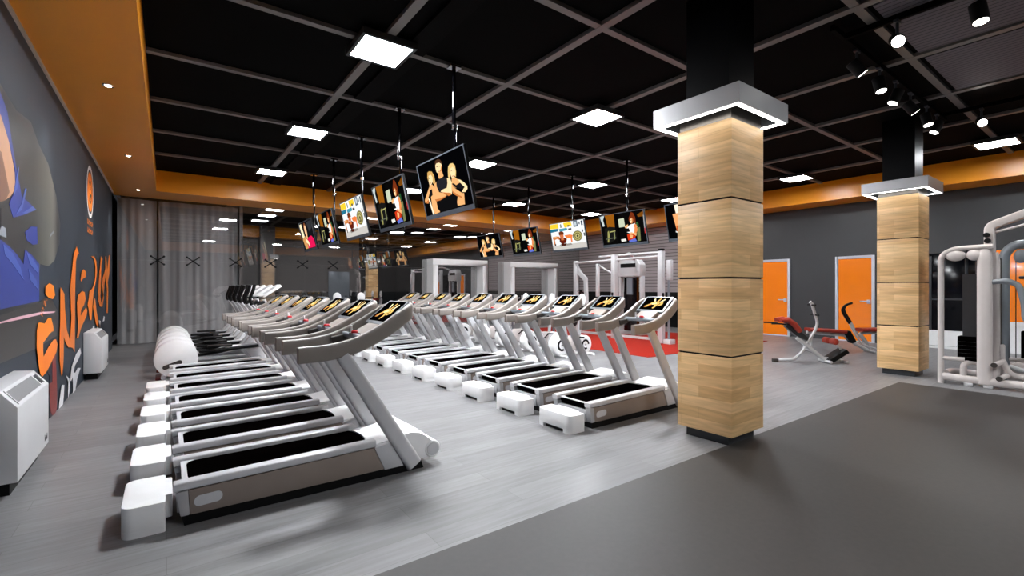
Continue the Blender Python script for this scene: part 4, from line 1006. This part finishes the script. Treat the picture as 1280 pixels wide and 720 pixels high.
# ------------------------------------------------------------------ spotlight tracks
tr = MB(); tr.box(5.5, 1.93, 4.035, 9.9, 1.97, 4.094)
tag(tr.obj('light_track', M['matt_black']), 'long black spotlight track running along the ceiling between the columns', 'light track')
tr = MB(); tr.box(5.79, -0.6, 4.035, 5.83, 1.925, 4.094)
tag(tr.obj('light_track', M['matt_black']), 'short black spotlight track at the near end of the long one', 'light track')
tr = MB(); tr.box(9.63, 0.2, 4.035, 9.67, 1.925, 4.094)
tag(tr.obj('light_track', M['matt_black']), 'short black spotlight track at the far end, before the right wall light', 'light track')
R_ = Vector((C_, -S_, 0)); FW = Vector((S_, C_, 0)); UP = Vector((0, 0, 1))


def spot(x, y, aim, label, en, tx=None, ty=None):
    t = thing('track_spotlight', label, 'spotlight', (x, y, 0), 0, 'black track spotlights')
    b = MB(); b.tube([(0, 0, 4.035), (0, 0, 3.85)], 0.014, 8); b.box(-0.05, -0.02, 4.01, 0.05, 0.02, 4.035); b.obj('stem', M['tvbody'], t)
    a = Vector(aim).normalized(); c = Vector((0, 0, 3.84))
    b = MB(); b.tube([c-a*0.09, c-a*0.085, c+a*0.09], 0.062, 20, scales=[0.85, 1, 1]); h = b.obj('lamp_head', M['black'], t)
    b = MB(); b.tube([c+a*0.0905, c+a*0.093], 0.052, 20); b.obj('lens', M['spotglow'], h, smooth=0)
    lamp_spot('spotlight_lamp', t, c+a*0.1, a, en, 0.9, 0.5, 0.03)
    return t


A1 = R_*0.6-UP*0.75-FW*0.12; A2 = R_*0.05-UP*1+FW*-0.25; A3 = -R_*0.4-UP*0.95+FW*0.1
for (x, y, a, lab, en) in ((6.17, 1.95, A1, 'black track spotlight, first on the long track, tilted to the right', 60), (6.9, 1.95, A2, 'black track spotlight, second on the long track, pointing down', 60), (7.5, 1.95, A3, 'black track spotlight, third on the long track, tilted left', 60),
                           (8.11, 1.95, A1, 'black track spotlight, fourth on the long track, tilted to the right', 60), (8.87, 1.95, A2, 'black track spotlight, fifth on the long track, pointing down', 60), (9.41, 1.95, A3, 'black track spotlight, last on the long track before the far column', 60),
                           (5.81, 1.5, -FW*0.75-UP*0.5-R_*0.5, 'black track spotlight on the near cross track, turned to the camera', 60), (9.65, 1.5, -FW*0.75-UP*0.45-R_*0.6, 'black track spotlight on the far cross track, turned to the camera', 60), (5.81, 0.92, -UP-FW*0.2, 'black track spotlight pointing down at the top edge of the photo', 60)):
    spot(x, y, a, lab, en)

# ------------------------------------------------------------------ multi gym at the right edge
mgm = thing('multi_gym', 'bone white multi station gym with black weight stacks beside the farther column', 'multi gym', (9.25, 1.87, 0))
# local: x away from the camera row, y negative towards the right of the picture
def mg_tube(name, pts, r, m=M['bone'], bend=0.1, sect=None):
    b = MB()
    if sect: b.sweep(bent(pts, bend), sect, up=(0.02, 0.99, 0.05))
    else: b.tube(bent(pts, bend), r, 14)
    return b.obj(name, m, mgm)


mg_tube('base_tube', [(0, -0.02, 0.1), (0.02, -0.5, 0.085), (0.05, -1.9, 0.085)], 0.055)
mg_tube('base_tube', [(0.05, -0.05, 0.14), (0.45, -0.02, 0.14), (0.5, -0.45, 0.12), (0.1, -0.5, 0.12)], 0.045, bend=0.2)
b = MB()
for x, y in ((0.02, -0.3), (0.03, -0.5), (0.05, -1.2), (0.05, -1.8), (0.4, -0.1)): b.box(x-0.06, y-0.05, 0, x+0.06, y+0.05, 0.05)
b.obj('floor_pad', M['wsteel'], mgm, bevel=0.01)
mg_tube('arch_post', [(0, 0, 0.0), (0, 0, 1.88), (0, -0.14, 1.97), (0, -0.55, 1.98)], 0.036, bend=0.16)
mg_tube('cross_brace', [(0, 0, 0.37), (0.02, -0.25, 0.37)], 0.03)
mg_tube('stack_leg', [(0.02, -0.24, 0.1), (0.02, -0.24, 0.3), (0.1, -0.3, 0.34), (0.1, -0.42, 0.34), (0.05, -0.45, 0.12)], 0.038, bend=0.08)
b = MB(); b.sweep([(0.02, -0.46, 0.05), (0.02, -0.46, 1.8), (0.02, -0.46, 1.9), (0.02, -0.46, 1.95)], rrect(0.13, 0.16, 0.06, 5), [1, 1, 0.92, 0.6], up=(0, 1, 0)); b.obj('main_post', M['bone'], mgm)
b = MB(); b.sweep([(0.12, -0.54, 0.1), (0.12, -0.54, 1.78), (0.12, -0.54, 1.9)], rrect(0.08, 0.12, 0.04, 4), [1, 1, 0.7], up=(0, 1, 0)); b.obj('rear_post', M['bone'], mgm)
b = MB(); b.sweep(bent([(0.1, -0.5, 1.9), (0.1, -0.5, 2.27), (0.1, -0.92, 2.44), (0.1, -1.6, 2.55)], 0.06), rrect(0.11, 0.13, 0.02, 3), up=(1, 0, 0.02)); bm_ = b.obj('boom', M['bone'], mgm)
b = MB(); b.sweep([(0.1, -0.55, 2.18), (0.1, -0.85, 2.26), (0.1, -1.2, 2.32)], rrect(0.03, 0.05, 0.01, 2), up=(1, 0, 0.02)); b.obj('boom_stay', M['bone'], bm_)
for y, z in ((-0.48, 2.14), (-0.49, 2.06)):
    b = MB(); b.lathe([(0.035, 0), (0.035, 0.05), (0.02, 0.06)], (0.02-0.03, y, z), 'x', 14); b.obj('adjuster_knob', M['black'], bm_)
b = MB(); b.box(0.06, -1.15, 2.38, 0.14, -0.93, 2.5); b.tube([(0.1, -1.2, 2.3), (0.1, -1.24, 2.36)], 0.02, 8); b.obj('boom_pulley', M['plinth'], bm_, bevel=0.01)
for y, rx, m in ((-0.16, 0.14, M['bone']), (-0.36, 0.11, M['bone'])):
    b = MB(); b.ell((0.0, y, 1.87), (0.05, rx*0.8, 0.08)); b.obj('pulley_cover', m, mgm)
b = MB(); b.box(0.0, -0.3, 1.94, 0.06, -0.18, 2.0); b.obj('joint_sleeve', M['plinth'], mgm, bevel=0.015)
for y in (-0.26, -0.37):
    b = MB(); b.tube([(0.1, y, 0.36), (0.1, y, 1.95)], 0.018, 8); b.obj('guide_rod', M['plinth'], mgm)
b = MB(); b.box(0.08, -0.42, 0.7, 0.14, -0.22, 1.6); b.obj('stack_guard', mat('smoked_guard', (42, 44, 48), 0.25), mgm)
b = MB(); b.box(0.05, -0.42, 0.35, 0.24, -0.17, 0.7); b.obj('weight_stack', M['belt'], mgm, bevel=0.006)
b = MB()
for k in range(5): b.box(0.048, -0.421, 0.4+0.055*k, 0.242, -0.169, 0.404+0.055*k)
b.obj('stack_joints', M['plinth'], mgm, smooth=0)
for y in (-0.49, -0.565):
    b = MB(); b.tube([(0.3, y, 0.55), (0.3, y, 1.82)], 0.024, 10); b.obj('guide_rod', M['dkbrown'], mgm)
b = MB(); b.box(0.22, -0.52, 0.12, 0.36, -0.44, 0.56); b.obj('rod_base', M['bone'], mgm, bevel=0.02)
b = MB(); b.box(0.24, -0.62, 0.12, 0.36, -0.53, 0.6); b.obj('rod_base', M['bone'], mgm, bevel=0.02)
mg_tube('station_arch', [(0.7, -0.56, 0.05), (0.7, -0.56, 1.9), (0.7, -0.66, 2.03), (0.7, -1.4, 2.06)], 0.06, M['bluegrey'], 0.18)
mg_tube('base_tube', [(0.7, -0.56, 0.08), (0.7, -1.8, 0.08)], 0.05)
mg_tube('press_arm', [(0.03, -0.42, 1.47), (0.02, -0.68, 1.5), (0.02, -0.79, 1.44), (0.02, -0.84, 1.2), (0.02, -0.85, 0.95), (0.02, -1.0, 0.85)], 0.036, M['bluegrey'], 0.14)
b = MB(); b.ell((0.7, -0.73, 1.86), (0.04, 0.075, 0.1)); b.obj('pulley_cover', M['bluegrey'], mgm)
for y in (-0.68, -0.79):
    b = MB(); b.tube([(0.7, y, 0.3), (0.7, y, 1.8)], 0.006, 6); b.obj('cable', M['black'], mgm)
b = MB(); b.box(-0.02, -1.1, 1.52, 0.08, -0.79, 1.56); b.obj('press_grip', M['black'], mgm, bevel=0.012)
b = MB(); b.box(0.6, -1.05, 0.4, 0.8, -0.74, 0.78); b.obj('weight_stack', M['belt'], mgm, bevel=0.006)
mg_tube('seat_bar', [(0.7, -0.6, 0.36), (0.7, -1.1, 0.36)], 0.03)
b = MB(); b.ell((0.62, -0.72, 0.25), (0.03, 0.1, 0.08)); b.obj('pulley_cover', M['bone'], mgm)
for z, y in ((0.34, -0.57), (0.16, -0.62)):
    b = MB(); b.tube([(-0.08, y, z), (0.15, y-0.06, z+0.04)], 0.032, 12); pg = b.obj('foot_peg', M['bone'], mgm)
    b = MB(); b.tube([(-0.1, y+0.005, z-0.003), (-0.079, y, z)], 0.034, 12); b.obj('peg_cap', M['dkbrown'], pg)
mg_tube('leg_lever', [(0.12, -0.62, 0.38), (0.12, -0.68, 0.22), (0.2, -0.75, 0.17), (0.2, -1.4, 0.2)], 0.04, M['bone'], 0.1)
mg_tube('leg_lever', [(0.45, -0.64, 0.28), (0.45, -0.8, 0.22), (0.45, -1.2, 0.3)], 0.035, M['wsteel'], 0.08)

# ------------------------------------------------------------------ benches by the orange doors
# hyperextension bench: local x along the bench (picture right), y depth
hb = thing('hyperextension_bench', 'white framed hyperextension bench with rust red pads before the orange doors', 'exercise bench', (9.72, 3.87, 0), -0.72)
hb.scale = (0.72, 0.8, 0.82)
def ht(name, pts, r, m, par=hb, bend=0.08):
    b = MB(); b.tube(bent(pts, bend), r, 12); return b.obj(name, m, par)
ht('frame', [(-0.73, 0, 0.05), (-0.33, 0, 0.06), (-0.12, 0, 0.24), (0.2, 0, 0.72), (0.27, 0, 0.9), (0.12, 0, 1.36), (0.08, 0, 1.39)], 0.034, M['wsteel'])
b = MB(); b.box(-0.86, -0.05, 0.0, -0.72, 0.05, 0.08); b.obj('rear_foot', M['dkbrown'], hb, bevel=0.015)
ht('leg_beam', [(-0.25, 0, 0.56), (0.45, 0, 0.06)], 0.045, M['wsteel'])
b = MB(); b.tube([(0.45, -0.26, 0.04), (0.45, 0.26, 0.04)], 0.035, 10); b.obj('front_foot', M['wsteel'], hb)
for s in (-1, 1):
    b = MB(); b.sweep([(-0.72, s*0.12, 0.97), (-0.55, s*0.12, 0.99), (-0.38, s*0.12, 0.88), (-0.24, s*0.12, 0.72)], rrect(0.19, 0.11, 0.045, 4), [0.8, 1, 1, 0.85]); b.obj('hip_pad', M['vinyl'], hb)
    ht('handle', [(-0.62, s*0.2, 0.88), (-0.8, s*0.2, 0.9), (-0.98, s*0.2, 0.9)], 0.018, M['black'], bend=0.04)
b = MB(); b.prism([(-0.56, 0.82), (-0.3, 0.62), (-0.02, 0.5), (0.02, 0.56), (-0.2, 0.72), (-0.5, 0.9)], 'y', -0.06, 0.06); b.obj('pad_bracket', M['plinth'], hb)
for z, x in ((1.32, 0.12), (1.09, 0.2)):
    ht('grip_peg', [(x, -0.16, z), (x, 0.16, z)], 0.02, M['black'])
b = MB(); b.prism([(0.42, 0.06), (0.88, 0.33), (0.95, 0.25), (0.56, 0.02)], 'y', -0.17, 0.17); b.obj('foot_plate', M['black'], hb, bevel=0.01)
ht('roller_arm', [(0.82, 0, 0.1), (0.86, 0, 0.3), (0.72, 0, 0.44), (0.62, 0, 0.56)], 0.026, M['wsteel'])
for s in (-1, 1):
    b = MB(); b.lathe([(0.04, 0), (0.07, 0.02), (0.07, 0.2), (0.04, 0.22)], (0.58, s*0.03 if s > 0 else -0.25, 0.5), 'y', 18); b.obj('ankle_roller', M['vinyl'], hb)
b = MB(); b.tube([(0.3, 0, 0.12), (0.9, 0, 0.04)], 0.035, 10); b.tube([(0.9, -0.18, 0.035), (0.9, 0.18, 0.035)], 0.03, 10); b.obj('toe_bar', M['wsteel'], hb)

ab = thing('abdominal_bench', 'flat rust red bench with two curved black levers beside the farther column', 'exercise bench', (12.15, 3.86, 0), -0.72)
ab.scale = (0.72, 0.8, 0.74)
b = MB(); b.sweep([(-1.4, 0, 0.66), (-0.9, 0, 0.64), (-0.35, 0, 0.6)], rrect(0.34, 0.1, 0.04, 4)); b.obj('bench_pad', M['vinyl'], ab)
b = MB(); b.sweep([(0.1, 0, 0.66), (0.9, 0, 0.68)], rrect(0.34, 0.1, 0.04, 4)); b.obj('seat_pad', M['vinyl'], ab)
ht('frame', [(-1.42, 0, 0.58), (-0.3, 0, 0.5), (-0.12, 0, 0.3), (0.35, 0, 0.05)], 0.05, M['wsteel'], ab)
ht('frame', [(0.9, 0, 0.6), (0.1, 0, 0.56), (0.3, 0, 0.3), (0.4, 0, 0.05)], 0.045, M['wsteel'], ab)
ht('support_leg', [(-1.3, 0, 0.56), (-1.3, 0, 0.03)], 0.035, M['wsteel'], ab)
ht('support_leg', [(0.85, 0, 0.6), (0.9, 0, 0.03)], 0.035, M['wsteel'], ab)
b = MB()
for x in (-1.3, 0.4, 0.9): b.tube([(x, -0.25, 0.03), (x, 0.25, 0.03)], 0.03, 10)
b.obj('floor_bar', M['wsteel'], ab)
b = MB(); b.prism([(-0.42, 0.6), (-0.2, 0.64), (-0.02, 0.3), (-0.16, 0.26)], 'y', -0.09, 0.09); b.obj('pivot_cover', M['black'], ab, bevel=0.02)
for s, dx in ((-1, -0.36), (1, 0.0)):
    ht('lever', [(0.02+dx, s*0.24, 0.86), (0.14+dx, s*0.24, 0.62), (0.4+dx, s*0.2, 0.25), (0.45, s*0.2, 0.12)], 0.026, M['wsteel'], ab)
    ht('lever_grip', [(0.02+dx, s*0.24, 0.86), (-0.14+dx, s*0.24, 1.12), (-0.2+dx, s*0.24, 1.26), (-0.1+dx, s*0.24, 1.4), (0.05+dx, s*0.24, 1.44)], 0.03, M['black'], ab)

# ------------------------------------------------------------------ strength rig on the red floor
rg = thing('cable_rig', 'tall white cable crossover rig with three posts on the red floor', 'strength machine', (10.1, 8.9, 0))
def rbox(name, x0, y0, z0, x1, y1, z1, m=M['wsteel'], bev=0.012, par=rg):
    b = MB(); b.box(x0, y0, z0, x1, y1, z1); return b.obj(name, m, par, bevel=bev)
rbox('post', -0.06, -1.58, 0, 0.08, -1.44, 2.34)
rbox('post', -0.16, -0.12, 0, 0.0, 0.02, 2.32)
rbox('post', -0.06, 1.5, 0, 0.06, 1.62, 2.22)
rbox('post_cap', -0.05, -1.57, 2.34, 0.07, -1.45, 2.4, M['black'])
for y0, y1, x in ((-1.44, 0.6, 0.06), (-1.44, 1.5, -0.02)):
    b = MB(); b.tube([(x, y0, 2.31 if x > 0 else 2.2), (x-0.06, y1, 2.3 if x > 0 else 2.16)], 0.03, 12); b.obj('top_rail', M['wsteel'], rg)
b = MB(); b.box(0.02, -1.4, 0.05, 0.08, -0.1, 0.11); b.box(-0.04, 0.02, 0.05, 0.02, 1.5, 0.11); b.obj('floor_rail', M['wsteel'], rg)
b = MB(); b.prism([(1.5, 2.1), (1.36, 1.9), (1.1, 1.7), (1.06, 0.9), (1.16, 0.9), (1.2, 1.62), (1.5, 1.86)], 'x', -0.04, 0.04); b.obj('side_brace', M['wsteel'], rg)
for z, r in ((1.3, 0.05), (1.08, 0.06), (1.02, 0.13)):
    b = MB(); b.lathe([(r*0.7, 0), (r, 0.02), (r, 0.07), (r*0.7, 0.09)], (-0.14, 1.28, z), 'x', 18); b.obj('weight_plate', M['black'], rg)
b = MB(); b.tube([(-0.2, 1.28, 1.3), (0.2, 1.28, 1.3)], 0.02, 10); b.tube([(-0.2, 1.28, 1.05), (0.2, 1.28, 1.05)], 0.02, 10); b.obj('plate_peg', M['chrome'], rg)
for y in (-1.7, -0.05):
    b = MB(); b.box(-0.19, y-0.03, 1.1, -0.165, y+0.03, 1.28); b.obj('carriage', M['black'], rg, bevel=0.008)
rbox('arm_post', -0.05, 0.62, 1.15, 0.05, 0.7, 2.1)
b = MB(); b.tube([(0, 0.66, 2.08), (0, 0.1, 1.8)], 0.025, 10); b.obj('pull_arm', M['wsteel'], rg)
rbox('guide_shroud', -0.02, -1.8, 1.6, 0.1, -1.68, 2.1)
b = MB(); b.tube([(0.0, -1.74, 0.1), (0.0, -1.74, 1.6)], 0.03, 10); b.obj('guide_tube', M['bluegrey'], rg)
b = MB(); b.box(-0.1, -1.85, 0, 0.12, -1.64, 0.12); b.obj('base_block', M['wsteel'], rg, bevel=0.01)

lm = thing('lat_machine', 'white weight stack tower with black header strip behind the cable rig', 'strength machine', (11.4, 9.4, 0))
b = MB(); b.prism([(-0.42, 1.75), (-0.42, 2.1), (-0.3, 2.25), (0.3, 2.3), (0.42, 2.15), (0.42, 1.75)], 'x', -0.14, 0.14); b.obj('header', M['wsteel'], lm, bevel=0.02)
b = MB(); b.box(-0.155, -0.26, 2.02, -0.141, 0.3, 2.14); b.obj('header_strip', M['black'], lm)
for y in (-0.4, 0.4):
    b = MB(); b.box(-0.08, y-0.04, 0.0, 0.08, y+0.04, 1.75); b.obj('tower_post', M['wsteel'], lm, bevel=0.01)
b = MB(); b.box(-0.05, -0.24, 0.1, 0.05, 0.24, 1.72); b.obj('stack_guard', M['bgloss'], lm)
b = MB(); b.box(-0.1, -0.1, 1.2, -0.055, 0.1, 1.7); b.obj('stack_label', M['bluegrey'], lm)
b = MB(); b.box(-0.2, -0.48, 0, 0.2, 0.48, 0.1); b.obj('base', M['wsteel'], lm, bevel=0.01)
b = MB(); b.tube(bent([(-0.12, -0.2, 2.26), (-0.5, -0.35, 2.42), (-0.9, -0.5, 2.34)], 0.1), 0.035, 10); b.obj('pull_arm', M['wsteel'], lm)

def strength(loc, rz, label):
    t = thing('chest_press_machine', label, 'strength machine', loc, rz, 'white seated strength machines'); t.scale = (0.85, 0.85, 0.78)
    def tb(name, pts, r, m, bend=0.08):
        b = MB(); b.tube(bent(pts, bend), r, 10); return b.obj(name, m, t)
    tb('frame', [(-0.6, 0, 0.06), (0.5, 0, 0.06), (0.62, 0, 0.5), (0.62, 0, 1.5)], 0.045, M['wsteel'])
    tb('cross_foot', [(-0.6, -0.35, 0.04), (-0.6, 0.35, 0.04)], 0.04, M['wsteel']); tb('cross_foot', [(0.5, -0.4, 0.04), (0.5, 0.4, 0.04)], 0.04, M['wsteel'])
    b = MB(); b.box(-0.25, -0.2, 0.46, 0.2, 0.2, 0.54); b.obj('seat', M['wsteel'], t, bevel=0.025)
    tb('seat_post', [(0, 0, 0.07), (0, 0, 0.46)], 0.04, M['bluegrey'])
    b = MB(); b.sweep([(0.25, 0, 0.6), (0.42, 0, 1.25)], rrect(0.3, 0.09, 0.04, 4)); b.obj('backrest', M['wsteel'], t)
    for s in (-1, 1):
        tb('press_arm', [(0.6, s*0.1, 1.4), (0.5, s*0.42, 1.3), (0.0, s*0.42, 1.0), (-0.25, s*0.36, 0.95)], 0.025, M['bluegrey'])
        b = MB(); b.lathe([(0.1, 0), (0.17, 0.015), (0.17, 0.055), (0.1, 0.07)], (0.5, s*0.5-0.035, 0.6), 'y', 22); b.obj('weight_plate', M['black'], t)
    b = MB(); b.tube([(0.5, -0.55, 0.6), (0.5, 0.55, 0.6)], 0.022, 10); b.obj('plate_bar', M['chrome'], t)
    return t


strength((8.7, 9.9, 0), 0.3, 'white seated press machine on the red floor behind the exercise bikes, nearer one')
strength((8.6, 11.7, 0), 0.3, 'white seated press machine on the red floor behind the exercise bikes, farther one')
strength((12.0, 11.6, 0), 2.6, 'white seated press machine at the back corner of the red floor')
